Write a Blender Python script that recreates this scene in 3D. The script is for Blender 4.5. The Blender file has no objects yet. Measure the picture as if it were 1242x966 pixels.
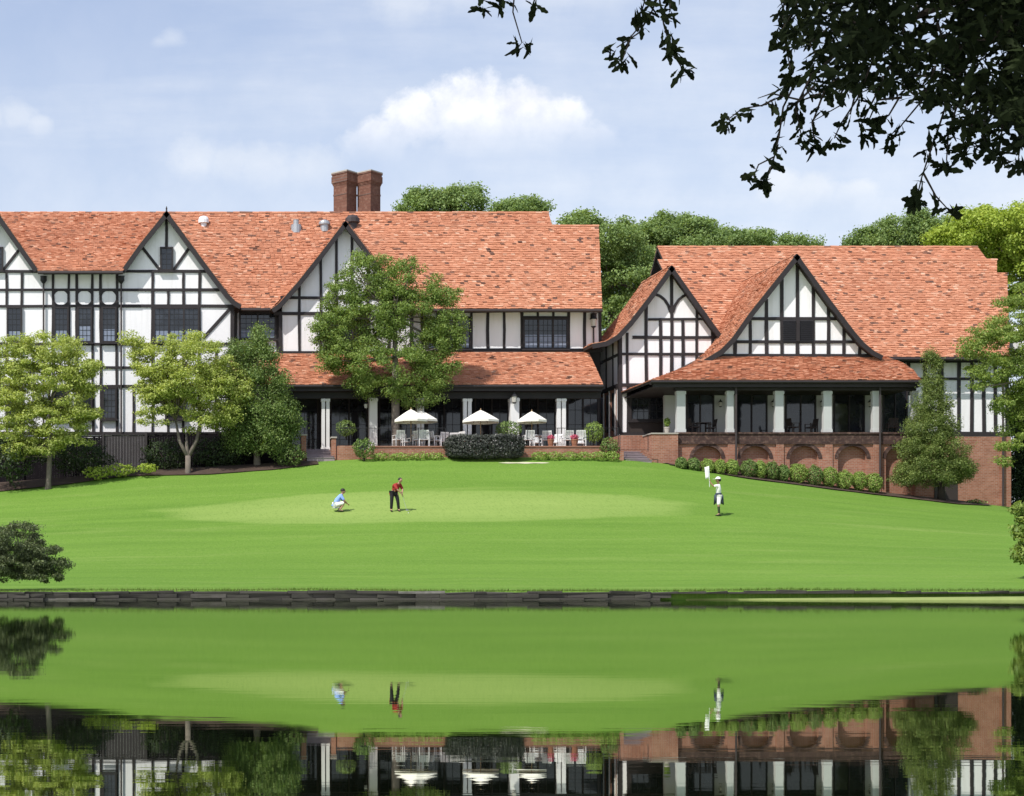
import bpy, bmesh, math, random
import numpy as np
from mathutils import Vector, Matrix

random.seed(7)
SC = bpy.context.scene
COL = SC.collection
PI = math.pi

# ------------------------------------------------------------------ camera
VPX, HY, FPX, CZ = 150.0, 720.0, 2000.0, 0.2      # principal point, focal length (photo pixels), eye height
def wx(px, d): return (px - VPX) * d / FPX
def wz(py, d): return CZ + (HY - py) * d / FPX
def W(px, py, d): return Vector((wx(px, d), d, wz(py, d)))

cam_d = bpy.data.cameras.new('camera')
cam = bpy.data.objects.new('camera', cam_d)
COL.objects.link(cam)
cam.location = (0, 0, CZ)
cam.rotation_euler = (PI / 2, 0, 0)
cam_d.sensor_width = 36.0
cam_d.lens = 36.0 * FPX / 1242.0
cam_d.shift_x = (621.0 - VPX) / 1242.0
cam_d.shift_y = (HY - 483.0) / 1242.0
cam_d.clip_end = 3000
cam_d.clip_start = 0.05
SC.camera = cam

# ------------------------------------------------------------------ light
SAZ, SEL = math.radians(48), math.radians(52)
SUN = Vector((-math.sin(SAZ) * math.cos(SEL), -math.cos(SAZ) * math.cos(SEL), math.sin(SEL)))
sl = bpy.data.lights.new('sun', 'SUN')
sl.energy = 4.4
sl.angle = math.radians(0.5)
sl.color = (1.0, 0.965, 0.91)
so = bpy.data.objects.new('sun', sl)
so.rotation_euler = SUN.to_track_quat('Z', 'Y').to_euler()
so.location = (-40, -40, 80)
COL.objects.link(so)

SC.view_settings.view_transform = 'Standard'
SC.view_settings.look = 'None'
SC.view_settings.exposure = 0.38
SC.view_settings.gamma = 1.0
SC.view_settings.use_curve_mapping = False
SC.cycles.max_bounces = 8
SC.cycles.transparent_max_bounces = 8
SC.cycles.sample_clamp_indirect = 8.0

# ------------------------------------------------------------------ node helper
class NT:
    def __init__(s, tree): s.t = tree; tree.nodes.clear()
    def n(s, typ, ins=None, **kw):
        nd = s.t.nodes.new(typ)
        for k, v in kw.items(): setattr(nd, k, v)
        for k, v in (ins or {}).items():
            sock = nd.inputs[k]
            if isinstance(v, bpy.types.NodeSocket): s.t.links.new(v, sock)
            else: sock.default_value = v
        return nd
    def math(s, op, a, b=0.0, c=None):
        ins = {0: a, 1: b}
        if c is not None: ins[2] = c
        return s.n('ShaderNodeMath', ins, operation=op).outputs[0]
    def ramp(s, fac, stops, interp='LINEAR'):
        nd = s.n('ShaderNodeValToRGB', {0: fac})
        cr = nd.color_ramp; cr.interpolation = interp
        while len(cr.elements) < len(stops): cr.elements.new(0.5)
        for e, (p, c) in zip(cr.elements, stops):
            e.position = p
            e.color = (c, c, c, 1) if not hasattr(c, '__len__') else (*c, 1)
        return nd.outputs[0]
    def mix(s, fac, a, b, blend='MIX'):
        nd = s.n('ShaderNodeMix', data_type='RGBA', blend_type=blend)
        for i, v in ((0, fac), (6, a), (7, b)):
            if isinstance(v, bpy.types.NodeSocket): s.t.links.new(v, nd.inputs[i])
            elif i == 0: nd.inputs[i].default_value = v
            else: nd.inputs[i].default_value = (*v, 1)
        return nd.outputs[2]
    def noise(s, vec, scale, detail=4.0, rough=0.55):
        return s.n('ShaderNodeTexNoise', {'Vector': vec, 'Scale': scale, 'Detail': detail, 'Roughness': rough}).outputs['Fac']
    def mapping(s, vec, scale=(1, 1, 1), loc=(0, 0, 0), rot=(0, 0, 0)):
        return s.n('ShaderNodeMapping', {'Vector': vec, 'Scale': scale, 'Location': loc, 'Rotation': rot}).outputs[0]
    def wpos(s): return s.n('ShaderNodeNewGeometry').outputs['Position']
    def opos(s): return s.n('ShaderNodeTexCoord').outputs['Object']
    def rnd(s): return s.n('ShaderNodeNewGeometry').outputs['Random Per Island']
    def bump(s, h, strength=0.3, dist=0.02):
        return s.n('ShaderNodeBump', {'Height': h, 'Strength': strength, 'Distance': dist}).outputs[0]
    def out(s, sh): s.n('ShaderNodeOutputMaterial', {'Surface': sh})

def newmat(name):
    m = bpy.data.materials.new(name); m.use_nodes = True
    return m, NT(m.node_tree)

def plain(name, col, rough=0.7, var=0.12, scale=3.0, bump=0.0, metal=0.0, spec=0.3):
    m, t = newmat(name)
    p = t.opos()
    nz = t.noise(p, scale, 5)
    c = t.mix(nz, [x * (1 - var) for x in col], [min(1, x * (1 + var)) for x in col])
    ins = {'Base Color': c, 'Roughness': rough, 'Metallic': metal, 'Specular IOR Level': spec}
    if bump: ins['Normal'] = t.bump(t.noise(p, scale * 6, 4), bump, 0.02)
    t.out(t.n('ShaderNodeBsdfPrincipled', ins).outputs[0])
    return m

def leafmat(name, cols, trans=0.35, rough=0.55, spec=0.25, patch=0.35):
    m, t = newmat(name)
    c = t.ramp(t.rnd(), [(i / (len(cols) - 1), c) for i, c in enumerate(cols)])
    big = t.noise(t.opos(), patch, 3)
    hsv = t.n('ShaderNodeHueSaturation', {'Color': c, 'Value': t.math('MULTIPLY_ADD', big, 0.7, 0.65), 'Hue': t.math('MULTIPLY_ADD', big, -0.03, 0.515)}).outputs[0]
    d = t.n('ShaderNodeBsdfPrincipled', {'Base Color': hsv, 'Roughness': rough, 'Specular IOR Level': spec}).outputs[0]
    tc = t.mix(1.0, hsv, (1.15, 1.1, 0.55), 'MULTIPLY')
    tr = t.n('ShaderNodeBsdfTranslucent', {'Color': tc}).outputs[0]
    t.out(t.n('ShaderNodeMixShader', {0: trans, 1: d, 2: tr}).outputs[0])
    return m

M = {}
# white stucco
def mk_stucco(name, col):
    m, t = newmat(name)
    p = t.wpos()
    a = t.noise(t.mapping(p, (1, 1, .25)), 0.9, 6, 0.6)
    b = t.noise(p, 7, 5)
    st = t.noise(t.mapping(p, (2.2, 2.2, .12)), 1.6, 5, .6)
    c = t.mix(t.ramp(a, [(.35, 0), (.75, 1)]), [x * .9 for x in col], col)
    c = t.mix(t.ramp(st, [(.52, 0), (.78, .38)]), c, (.50, .47, .43))
    t.out(t.n('ShaderNodeBsdfPrincipled', {'Base Color': c, 'Roughness': .85, 'Specular IOR Level': .2, 'Normal': t.bump(b, .25, .02)}).outputs[0])
    return m
M['stucco'] = mk_stucco('white_stucco', (.82, .80, .81))
M['timber'] = plain('dark_timber', (.026, .021, .022), .6, .35, 2.5, .3)
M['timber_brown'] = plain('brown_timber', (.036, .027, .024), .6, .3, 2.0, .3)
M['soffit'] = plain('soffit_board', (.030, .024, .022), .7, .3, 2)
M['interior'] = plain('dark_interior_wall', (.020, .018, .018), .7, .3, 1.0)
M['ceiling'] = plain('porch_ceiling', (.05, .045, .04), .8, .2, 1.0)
M['shade_grey_column'] = plain('shade_grey_column', (.46, .46, .45), .6, .1, 1.5)  # wing columns greyed: the eave's shade is put into their colour
M['dry_grass'] = plain('dry_grass', (.20, .24, .075), .9, .25, 2.5)
M['white_paint'] = plain('white_paint', (.66, .65, .63), .55, .08, 1.5)
M['grey_paint'] = plain('grey_paint', (.42, .42, .40), .6, .1, 1.5)
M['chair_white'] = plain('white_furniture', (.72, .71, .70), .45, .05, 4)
M['iron'] = plain('dark_iron', (.02, .02, .022), .5, .2, 5)
M['downpipe'] = plain('downpipe_metal', (.045, .035, .035), .5, .2, 2)
M['steel'] = plain('galvanised_steel', (.40, .41, .42), .4, .12, 5, metal=.6)
M['vent_white'] = plain('white_vent_metal', (.72, .73, .75), .45, .08, 5)
M['lamp_glass'] = plain('lantern_glass', (.45, .43, .38), .2, .1, 6)
M['step'] = plain('stone_step', (.27, .22, .225), .8, .2, 2.5, .3)
M['paver'] = plain('brick_paver', (.26, .13, .09), .85, .25, 3, .2)
M['canvas'] = plain('umbrella_canvas', (.74, .70, .63), .9, .06, 3)
M['wood_pole'] = plain('pale_wood', (.30, .20, .11), .6, .2, 6)
M['fence'] = plain('shade_dark_fence', (.012, .010, .012), .95, .35, 2.5, .3, spec=.05)  # near-black boards: the shade of the trees is put into the colour
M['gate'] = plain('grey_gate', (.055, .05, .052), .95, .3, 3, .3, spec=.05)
M['bark'] = plain('bark_grey', (.15, .125, .105), .95, .35, 3.5, .9)
M['bark_dark'] = plain('bark_dark', (.035, .028, .022), .95, .35, 5, .9)
M['mulch'] = plain('mulch_soil', (.055, .036, .026), .95, .45, 3.5, .9)
M['sand'] = plain('bunker_sand', (.50, .48, .33), .95, .08, 2.5)
M['pane_reflection'] = plain('pale_reflection', (.20, .23, .30), .8, .3, 4)  # bluish tone painted as the sky reflected in the lower panes
M['terracotta_pot'] = plain('terracotta_pot', (.32, .14, .08), .8, .15, 5)
M['pot_stone'] = plain('stone_pot', (.36, .33, .29), .85, .15, 5)
M['louvre'] = plain('louvre_slat', (.018, .017, .02), .6, .2, 3)

# glass: dark room behind old panes
m, t = newmat('window_glass')
g = t.noise(t.wpos(), 1.3, 3)
rn = t.n('ShaderNodeObjectInfo').outputs['Random']
c = t.mix(g, (.006, .007, .010), (.022, .024, .030))
c = t.mix(t.math('MULTIPLY', t.ramp(rn, [(.3, 0), (1, .8)]), t.ramp(g, [(.4, 0), (.65, 1)])), c, (.05, .056, .070))  # lighter blue-grey patches: sky reflections painted into the glass
t.out(t.n('ShaderNodeBsdfPrincipled', {'Base Color': c, 'Roughness': .07, 'Specular IOR Level': .7, 'Normal': t.bump(t.noise(t.wpos(), 1.6, 2), .16, .03)}).outputs[0])
M['glass'] = m

# brick
def mk_brick(name, a, b, mort, k=1.0):
    m, t = newmat(name)
    p = t.wpos()
    sx = t.n('ShaderNodeSeparateXYZ', {0: p})
    u = t.math('ADD', sx.outputs[0], sx.outputs[1])
    v = t.n('ShaderNodeCombineXYZ', {0: u, 1: sx.outputs[2]}).outputs[0]
    bt = t.n('ShaderNodeTexBrick', {'Vector': v, 'Color1': (*a, 1), 'Color2': (*b, 1), 'Mortar': (*mort, 1), 'Scale': 1.0, 'Mortar Size': .012, 'Bias': 0.0, 'Brick Width': .26 * k, 'Row Height': .095 * k})
    nz = t.noise(p, .9, 5, .65)
    c = t.mix(t.ramp(nz, [(.3, .0), (.75, .55)]), bt.outputs[0], [x * .55 for x in a])
    c = t.mix(t.ramp(t.noise(p, 5, 4), [(.5, 0), (.8, .35)]), c, (.42, .27, .2))
    t.out(t.n('ShaderNodeBsdfPrincipled', {'Base Color': c, 'Roughness': .9, 'Specular IOR Level': .15, 'Normal': t.bump(bt.outputs[1], -.5, .01)}).outputs[0])
    return m
M['brick'] = mk_brick('red_brick', (.27, .105, .062), (.38, .17, .11), (.34, .25, .20))
M['brick_dark'] = mk_brick('dark_brick_band', (.055, .030, .026), (.085, .045, .037), (.07, .055, .05))
M['brick_chimney'] = mk_brick('chimney_brick', (.145, .062, .042), (.20, .088, .06), (.15, .10, .085))

# roof tiles: one colour per tile
m, t = newmat('clay_roof_tile')
r = t.rnd()
c = t.ramp(r, [(0, (.075, .045, .04)), (.04, (.13, .068, .05)), (.055, (0.412, 0.167, 0.095)), (.40, (0.469, 0.200, 0.114)), (.75, (0.515, 0.232, 0.137)), (.93, (0.556, 0.281, 0.179)), (.98, (.58, .34, .23)), (1.0, (.58, .38, .27))])
p = t.wpos()
nz = t.noise(p, .55, 5, .6)
c = t.mix(t.ramp(nz, [(.35, 0), (.75, .65)]), c, (.39, .175, .107))
c = t.mix(t.ramp(t.noise(p, 9, 3), [(.45, 0), (.85, .3)]), c, (.36, .18, .12))
t.out(t.n('ShaderNodeBsdfPrincipled', {'Base Color': c, 'Roughness': .88, 'Specular IOR Level': .15, 'Normal': t.bump(t.noise(p, 25, 3), .3, .01)}).outputs[0])
M['tile'] = m

# lawn with a paler mown putting green
m, t = newmat('mown_grass')
p = t.wpos()
sp = t.n('ShaderNodeSeparateXYZ', {0: p})
X, Y = sp.outputs[0], sp.outputs[1]
fine = t.noise(t.mapping(p, (6.0, 1.7, 1.0)), 1.6, 5, .75)
grit = t.noise(t.mapping(p, (11.0, 4.0, 1.0), (5, 3, 1)), 1.5, 3, .8)
mid = t.noise(t.mapping(p, (.07, .75, .3)), 1.0, 6, .65)
wide = t.noise(t.mapping(p, (.03, .09, .05)), 1.0, 4, .6)
c = t.mix(t.ramp(mid, [(.32, 0), (.68, 1)]), (0.081, 0.165, 0.020), (0.119, 0.218, 0.030))
c = t.mix(t.ramp(wide, [(.35, 0), (.7, .55)]), c, (0.138, 0.237, 0.037))
ex = t.math('DIVIDE', t.math('SUBTRACT', X, 15.0), 14.0)
ey = t.math('DIVIDE', t.math('SUBTRACT', Y, 82.3), 4.2)
rr = t.math('SQRT', t.math('ADD', t.math('MULTIPLY', ex, ex), t.math('MULTIPLY', ey, ey)))
rr = t.math('ADD', rr, t.math('MULTIPLY_ADD', t.noise(t.mapping(p, (.12, .25, .1)), 1.0, 3), .5, -.25))
gm = t.ramp(rr, [(.50, .80), (.88, .58), (1.06, 0)])
gcol = t.mix(mid, (0.180, 0.270, 0.060), (0.270, 0.342, 0.096))
c = t.mix(gm, c, gcol)
collar = t.ramp(rr, [(.98, 0), (1.06, .35), (1.16, .25), (1.28, 0)])
c = t.mix(collar, c, (0.086, 0.176, 0.024))
dry = t.ramp(t.noise(t.mapping(p, (.10, .7, .2), (4, 2, 0)), 1.0, 5, .65), [(.55, 0), (.75, .5)])
c = t.mix(dry, c, (0.187, 0.259, 0.064))
c = t.mix(t.ramp(fine, [(.30, .55), (.50, 0)]), c, (0.066, 0.141, 0.018))
c = t.mix(t.ramp(grit, [(.52, 0), (.75, .6)]), c, (0.220, 0.295, 0.083))
t.out(t.n('ShaderNodeBsdfPrincipled', {'Base Color': c, 'Roughness': .9, 'Specular IOR Level': .1, 'Normal': t.bump(grit, .45, .03)}).outputs[0])
M['lawn'] = m

# pond
m, t = newmat('pond_water')
p = t.wpos()
h1 = t.noise(t.mapping(p, (.9, 5.0, 1)), 2.2, 3, .5)
h2 = t.noise(t.mapping(p, (2.5, 16.0, 1), (3, 1, 0)), 2.0, 2, .5)
h = t.math('ADD', h1, t.math('MULTIPLY', h2, .35))
nrm = t.n('ShaderNodeBump', {'Height': h, 'Strength': .025, 'Distance': .004}).outputs[0]
gl = t.n('ShaderNodeBsdfGlossy', {'Color': (.74, .77, .70, 1), 'Roughness': .012, 'Normal': nrm}).outputs[0]
df = t.n('ShaderNodeBsdfDiffuse', {'Color': (.02, .03, .015, 1)}).outputs[0]
t.out(t.n('ShaderNodeMixShader', {0: .06, 1: gl, 2: df}).outputs[0])
M['water'] = m

# edging stones
m, t = newmat('edging_stone')
p = t.wpos()
c = t.ramp(t.rnd(), [(0, (.018, .016, .013)), (.5, (.03, .026, .021)), (.9, (.042, .036, .031)), (.985, (.06, .053, .047)), (1, (.15, .14, .125))])
c = t.mix(t.ramp(t.noise(p, 4, 5), [(.4, 0), (.7, .6)]), c, (.035, .035, .022))
t.out(t.n('ShaderNodeBsdfPrincipled', {'Base Color': c, 'Roughness': .9, 'Normal': t.bump(t.noise(p, 12, 4), .6, .02)}).outputs[0])
M['stone'] = m

# foliage
M['leaf_maple'] = leafmat('maple_leaf', [(0.29, 0.36, 0.085), (0.4, 0.47, 0.125), (0.52, 0.56, 0.18)], 0.42, patch=.6)
M['leaf_hornbeam'] = leafmat('hornbeam_leaf', [(0.085, 0.14, 0.038), (0.145, 0.215, 0.06), (0.25, 0.32, 0.10)], 0.32, patch=.6)
M['leaf_oak'] = leafmat('oak_leaf', [(0.125, 0.2, 0.045), (0.19, 0.275, 0.065), (0.29, 0.36, 0.105)], 0.38, patch=.5)
M['leaf_conifer'] = leafmat('conifer_spray', [(0.09, 0.135, 0.036), (0.155, 0.212, 0.055), (0.24, 0.285, 0.082)], 0.28, patch=.7)
M['leaf_wood'] = leafmat('woodland_leaf', [(0.15, 0.23, 0.075), (0.21, 0.305, 0.1), (0.29, 0.375, 0.13)], 0.4, patch=.35)
M['leaf_bright'] = leafmat('bright_leaf', [(0.25, 0.34, 0.045), (0.33, 0.43, 0.065), (0.42, 0.49, 0.09)], 0.42, patch=.4)
M['leaf_right'] = leafmat('elm_leaf', [(0.15, 0.225, 0.05), (0.22, 0.3, 0.07), (0.32, 0.39, 0.105)], 0.4, patch=.6)
M['leaf_box'] = leafmat('box_leaf', [(0.075, 0.135, 0.03), (0.13, 0.205, 0.05), (0.21, 0.28, 0.08)], 0.2, patch=1.2)
M['leaf_lime'] = leafmat('lime_box_leaf', [(.16, .25, .045), (.23, .33, .065), (.31, .40, .10)], .25, patch=1.2)
M['leaf_dusk'] = leafmat('grey_hedge_leaf', [(.030, .036, .030), (.055, .060, .050), (.105, .105, .092)], .1, patch=1.2)
M['leaf_dark'] = leafmat('dark_shrub_leaf', [(.018, .034, .012), (.03, .05, .016), (.05, .075, .024)], .15, patch=1.0)
M['leaf_bank'] = leafmat('bank_shrub_leaf', [(.04, .055, .028), (.085, .11, .05), (.21, .245, .11)], .22, patch=1.2)
M['leaf_near'] = leafmat('shaded_oak_leaf', [(.008, .013, .005), (.012, .018, .007), (.018, .026, .009)], .06, .7, .06, patch=2.0)  # darker than the leaf itself: the crown's shade is in the colour
M['blade'] = leafmat('grass_blade', [(.08, .15, .02), (.13, .21, .035), (.22, .25, .08)], .25, patch=.3)
M['petal'] = plain('flower_petal', (.55, .10, .16), .7, .4, 8)
# people
M['skin'] = plain('skin', (.36, .20, .14), .6, .08, 6)
M['hair'] = plain('dark_hair', (.02, .016, .014), .6, .2, 6)
M['blue_cloth'] = plain('blue_shirt', (.22, .34, .72), .85, .12, 6)
M['navy_cloth'] = plain('navy_cloth', (.04, .06, .20), .85, .12, 6)
M['white_cloth'] = plain('white_cloth', (.78, .77, .74), .85, .05, 6)
M['red_cloth'] = plain('red_shirt', (.30, .028, .025), .85, .15, 6)
M['black_cloth'] = plain('black_cloth', (.012, .012, .014), .85, .15, 6)
M['olive_cloth'] = plain('dark_olive_cloth', (.035, .045, .022), .85, .15, 6)
M['slate_cloth'] = plain('slate_cloth', (.045, .06, .085), .85, .15, 6)

# ------------------------------------------------------------------ world: sky with thin fair-weather clouds
world = bpy.data.worlds.new('World'); SC.world = world; world.use_nodes = True
t = NT(world.node_tree)
sky = t.n('ShaderNodeTexSky', sky_type='NISHITA', sun_disc=False, sun_elevation=SEL, sun_rotation=math.radians(228), altitude=100, air_density=1.0, dust_density=1.0, ozone_density=1.0)
g = t.n('ShaderNodeTexCoord').outputs['Generated']
s3 = t.n('ShaderNodeSeparateXYZ', {0: g})
hz = t.math('MAXIMUM', s3.outputs[2], 0.0)
# flat cloud layer
den = t.math('ADD', hz, .10)
pv = t.n('ShaderNodeCombineXYZ', {0: t.math('DIVIDE', s3.outputs[0], den), 1: t.math('DIVIDE', s3.outputs[1], den)}).outputs[0]
wisp = t.noise(t.mapping(pv, (.55, 1.5, 1), (2.3, .7, 0), (0, 0, .25)), 1.25, 9, .60)
wisp = t.ramp(wisp, [(.47, 0), (.78, .62)])
veil = t.ramp(hz, [(.0, .80), (.12, .68), (.21, .55), (.27, .36), (.36, .14), (.5, .05)])
# heaped clouds standing low over the trees
az = t.math('ARCTAN2', s3.outputs[0], s3.outputs[1])
elv = t.math('ARCSINE', s3.outputs[2])
av = t.n('ShaderNodeCombineXYZ', {0: az, 1: elv}).outputs[0]
puff = t.noise(av, 30, 10, .62)
puff2 = t.noise(t.mapping(av, (1, 1.3, 1), (.7, .3, 0)), 75, 6, .6)
edge = t.math('ADD', t.math('MULTIPLY_ADD', puff, 1.5, -.75), t.math('MULTIPLY_ADD', puff2, .5, -.25))
def heap(lobes, base, fall, gain, soft=.35):
    e = None
    for px, py, r in lobes:
        a = t.math('DIVIDE', t.math('SUBTRACT', az, (px - 150) / 2000.0), r / 2000.0)
        b = t.math('DIVIDE', t.math('SUBTRACT', elv, (720 - py) / 2000.0), r / 2000.0 * .72)
        q = t.math('SUBTRACT', 1.0, t.math('SQRT', t.math('ADD', t.math('MULTIPLY', a, a), t.math('MULTIPLY', b, b))))
        e = q if e is None else t.math('MAXIMUM', e, q)
    e = t.math('ADD', e, edge)
    foot = t.n('ShaderNodeMapRange', {0: elv, 1: (720 - base - fall) / 2000.0, 2: (720 - base) / 2000.0, 3: 0.0, 4: 1.0}, interpolation_type='SMOOTHSTEP').outputs[0]
    return t.math('MULTIPLY', t.math('MULTIPLY', t.ramp(e, [(.0, 0), (soft, .8), (soft * 2.2, 1)]), foot), gain)
h1 = heap([(455, 190, 46), (500, 168, 50), (560, 160, 62), (620, 162, 52), (660, 180, 46), (700, 205, 36), (590, 190, 80)], 150, 75, .95)
h2 = heap([(240, 205, 44), (275, 210, 40), (320, 215, 46), (380, 220, 40)], 205, 50, .50, .5)
h3 = heap([(20, 160, 30), (45, 168, 20), (-10, 165, 30)], 160, 30, .5, .5)
h4 = heap([(905, 268, 30), (940, 280, 34), (985, 288, 30)], 270, 30, .7, .4)
h5 = heap([(560, 22, 80), (650, 30, 80), (490, 38, 50), (720, 50, 60)], 40, 50, .42, .6)
h6 = heap([(208, 72, 20), (196, 76, 14)], 72, 12, .35, .6)
cm = wisp
for q in (veil, h1, h2, h3, h4, h5, h6):
    cm = t.math('SUBTRACT', 1.0, t.math('MULTIPLY', t.math('SUBTRACT', 1.0, cm), t.math('SUBTRACT', 1.0, q)))
cl_tone = t.noise(av, 22, 5, .6)
cloud_col = t.mix(t.ramp(cl_tone, [(.35, 0), (.7, 1)]), (4.85, 5.2, 5.75), (5.9, 6.05, 6.25))
cloud_col = t.mix(t.math('MAXIMUM', h1, 0.0), cloud_col, t.mix(t.ramp(puff, [(.35, 0), (.6, 1)]), (5.2, 5.35, 5.9), (6.9, 6.9, 7.1)))
skyc = t.mix(cm, t.mix(.32, sky.outputs[0], (3.2, 3.7, 5.5)), cloud_col)
bg = t.n('ShaderNodeBackground', {'Color': skyc, 'Strength': .13})
t.n('ShaderNodeOutputWorld', {'Surface': bg.outputs[0]})
# ------------------------------------------------------------------ mesh helpers
OFF = {}          # object name -> world position its mesh is relative to

class MB:
    def __init__(s): s.v = []; s.f = []; s.mi = []
    def add(s, verts, faces, mi=0):
        b = len(s.v)
        s.v += [tuple(p) for p in verts]
        s.f += [tuple(b + i for i in f) for f in faces]
        s.mi += [mi] * len(faces)
        return s
    def box(s, x0, x1, y0, y1, z0, z1, mi=0):
        if x0 > x1: x0, x1 = x1, x0
        if y0 > y1: y0, y1 = y1, y0
        if z0 > z1: z0, z1 = z1, z0
        return s.add([(x0, y0, z0), (x1, y0, z0), (x1, y1, z0), (x0, y1, z0), (x0, y0, z1), (x1, y0, z1), (x1, y1, z1), (x0, y1, z1)],
                     [(0, 3, 2, 1), (4, 5, 6, 7), (0, 1, 5, 4), (1, 2, 6, 5), (2, 3, 7, 6), (3, 0, 4, 7)], mi)
    def prism(s, poly, y0, y1, mi=0):
        """outline in the x-z plane pushed from y0 to y1"""
        n = len(poly)
        a = sum(poly[i][0] * poly[(i + 1) % n][1] - poly[(i + 1) % n][0] * poly[i][1] for i in range(n))
        if a < 0: poly = poly[::-1]
        v = [(p[0], y0, p[1]) for p in poly] + [(p[0], y1, p[1]) for p in poly]
        f = [tuple(range(n)), tuple(range(2 * n - 1, n - 1, -1))]
        f += [(i, n + i, n + (i + 1) % n, (i + 1) % n) for i in range(n)]
        return s.add(v, f, mi)
    def bar(s, p0, p1, w, y0, y1, mi=0):
        """straight timber in the x-z plane, width w, from depth y0 to y1"""
        dx, dz = p1[0] - p0[0], p1[1] - p0[1]
        L = math.hypot(dx, dz) or 1
        nx, nz = -dz / L * w / 2, dx / L * w / 2
        return s.prism([(p0[0] + nx, p0[1] + nz), (p0[0] - nx, p0[1] - nz), (p1[0] - nx, p1[1] - nz), (p1[0] + nx, p1[1] + nz)], y0, y1, mi)
    def tube(s, pts, rad, n=6, mi=0, caps=True):
        pts = [Vector(p) for p in pts]
        if not hasattr(rad, '__len__'): rad = [rad] * len(pts)
        rings = []
        prev = None
        for i, p in enumerate(pts):
            d = (pts[min(i + 1, len(pts) - 1)] - pts[max(i - 1, 0)]).normalized()
            a = prev if prev is not None else (Vector((1, 0, 0)) if abs(d.x) < .9 else Vector((0, 1, 0)))
            u = (a - d * a.dot(d)).normalized(); prev = u
            w = d.cross(u)
            rings.append([p + (u * math.cos(2 * PI * k / n) + w * math.sin(2 * PI * k / n)) * rad[i] for k in range(n)])
        v = [q for r in rings for q in r]
        f = []
        for i in range(len(pts) - 1):
            for k in range(n):
                f.append((i * n + k, i * n + (k + 1) % n, (i + 1) * n + (k + 1) % n, (i + 1) * n + k))
        if caps:
            f.append(tuple(range(n - 1, -1, -1))); f.append(tuple((len(pts) - 1) * n + k for k in range(n)))
        return s.add(v, f, mi)
    def lathe(s, c, prof, n=16, mi=0, sy=1.0):
        """profile of (radius, z) turned round the vertical through c"""
        v, f = [], []
        for r, z in prof:
            for k in range(n):
                a = 2 * PI * k / n
                v.append((c[0] + r * math.cos(a), c[1] + sy * r * math.sin(a), c[2] + z))
        for i in range(len(prof) - 1):
            for k in range(n):
                f.append((i * n + k, i * n + (k + 1) % n, (i + 1) * n + (k + 1) % n, (i + 1) * n + k))
        f.append(tuple(range(n - 1, -1, -1))); f.append(tuple((len(prof) - 1) * n + k for k in range(n)))
        return s.add(v, f, mi)
    def build(s, name, mats, parent=None, at=None, smooth=False):
        if not hasattr(mats, '__len__'): mats = [mats]
        off = Vector(OFF[parent.name]) if parent else Vector(at if at is not None else (0, 0, 0))
        me = bpy.data.meshes.new(name)
        me.from_pydata([(p[0] - off.x, p[1] - off.y, p[2] - off.z) for p in s.v], [], s.f)
        for mt in mats: me.materials.append(mt)
        if len(mats) > 1: me.polygons.foreach_set('material_index', s.mi)
        if smooth: me.polygons.foreach_set('use_smooth', [True] * len(me.polygons))
        me.update()
        o = bpy.data.objects.new(name, me)
        COL.objects.link(o)
        if parent: o.parent = parent
        else: o.location = off
        OFF[o.name] = off
        return o

def tag(o, label=None, cat=None, group=None, kind=None):
    if label: o['label'] = label
    if cat: o['category'] = cat
    if group: o['group'] = group
    if kind: o['kind'] = kind
    return o
def thing(name, label, cat, loc, group=None):
    o = bpy.data.objects.new(name, None); COL.objects.link(o)
    o.location = loc; o.empty_display_size = .3
    OFF[o.name] = Vector(loc)
    return tag(o, label, cat, group)
def copy_tree(o, parent=None):
    c = o.copy(); COL.objects.link(c)
    OFF[c.name] = OFF[o.name]
    if parent: c.parent = parent
    for ch in list(o.children): copy_tree(ch, c)
    return c

# ------------------------------------------------------------------ ground
DC = 93.5                                     # crest of the lawn in front of the house
CREST = [(-900, 640), (-400, 612), (-200, 601), (0, 588), (100, 580), (160, 574), (240, 570), (330, 564), (400, 560), (460, 557.5), (560, 556), (740, 556.5), (800, 562), (850, 570),
         (950, 583), (1075, 600), (1160, 609), (1242, 618), (1400, 634), (1800, 655), (2400, 665)]
CX = np.array([wx(p, DC) for p, y in CREST]); CZZ = np.array([wz(y, DC) for p, y in CREST])
def ztop(x): return float(sum(np.interp(x + k, CX, CZZ) for k in (-1.6, -.8, 0, .8, 1.6)) / 5)
BANK = 50.0
def bank_y(x): return BANK + .35 * math.sin(x * .11) + .18 * math.sin(x * .31 + 1)
def gz(x, y):
    zb, zt = .28 + .018 * math.sin(x * .37) + .012 * math.sin(x * .9 + 2), ztop(x)
    b = bank_y(x)
    tt = (y - b) / (DC - b)
    if tt <= 0: return zb
    if tt <= 1: return zb + (zt - zb) * tt ** 1.9
    return zt + .14 * (1 - math.exp(-(y - DC) / .4))
def on_ground(px, py):
    """the lawn point seen at a photo pixel"""
    lo, hi = 51.0, DC
    for _ in range(40):
        d = (lo + hi) / 2
        y = HY - (gz(wx(px, d), d) - CZ) * FPX / d
        if y > py: lo = d
        else: hi = d
    return Vector((wx(px, d), d, gz(wx(px, d), d)))

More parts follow.
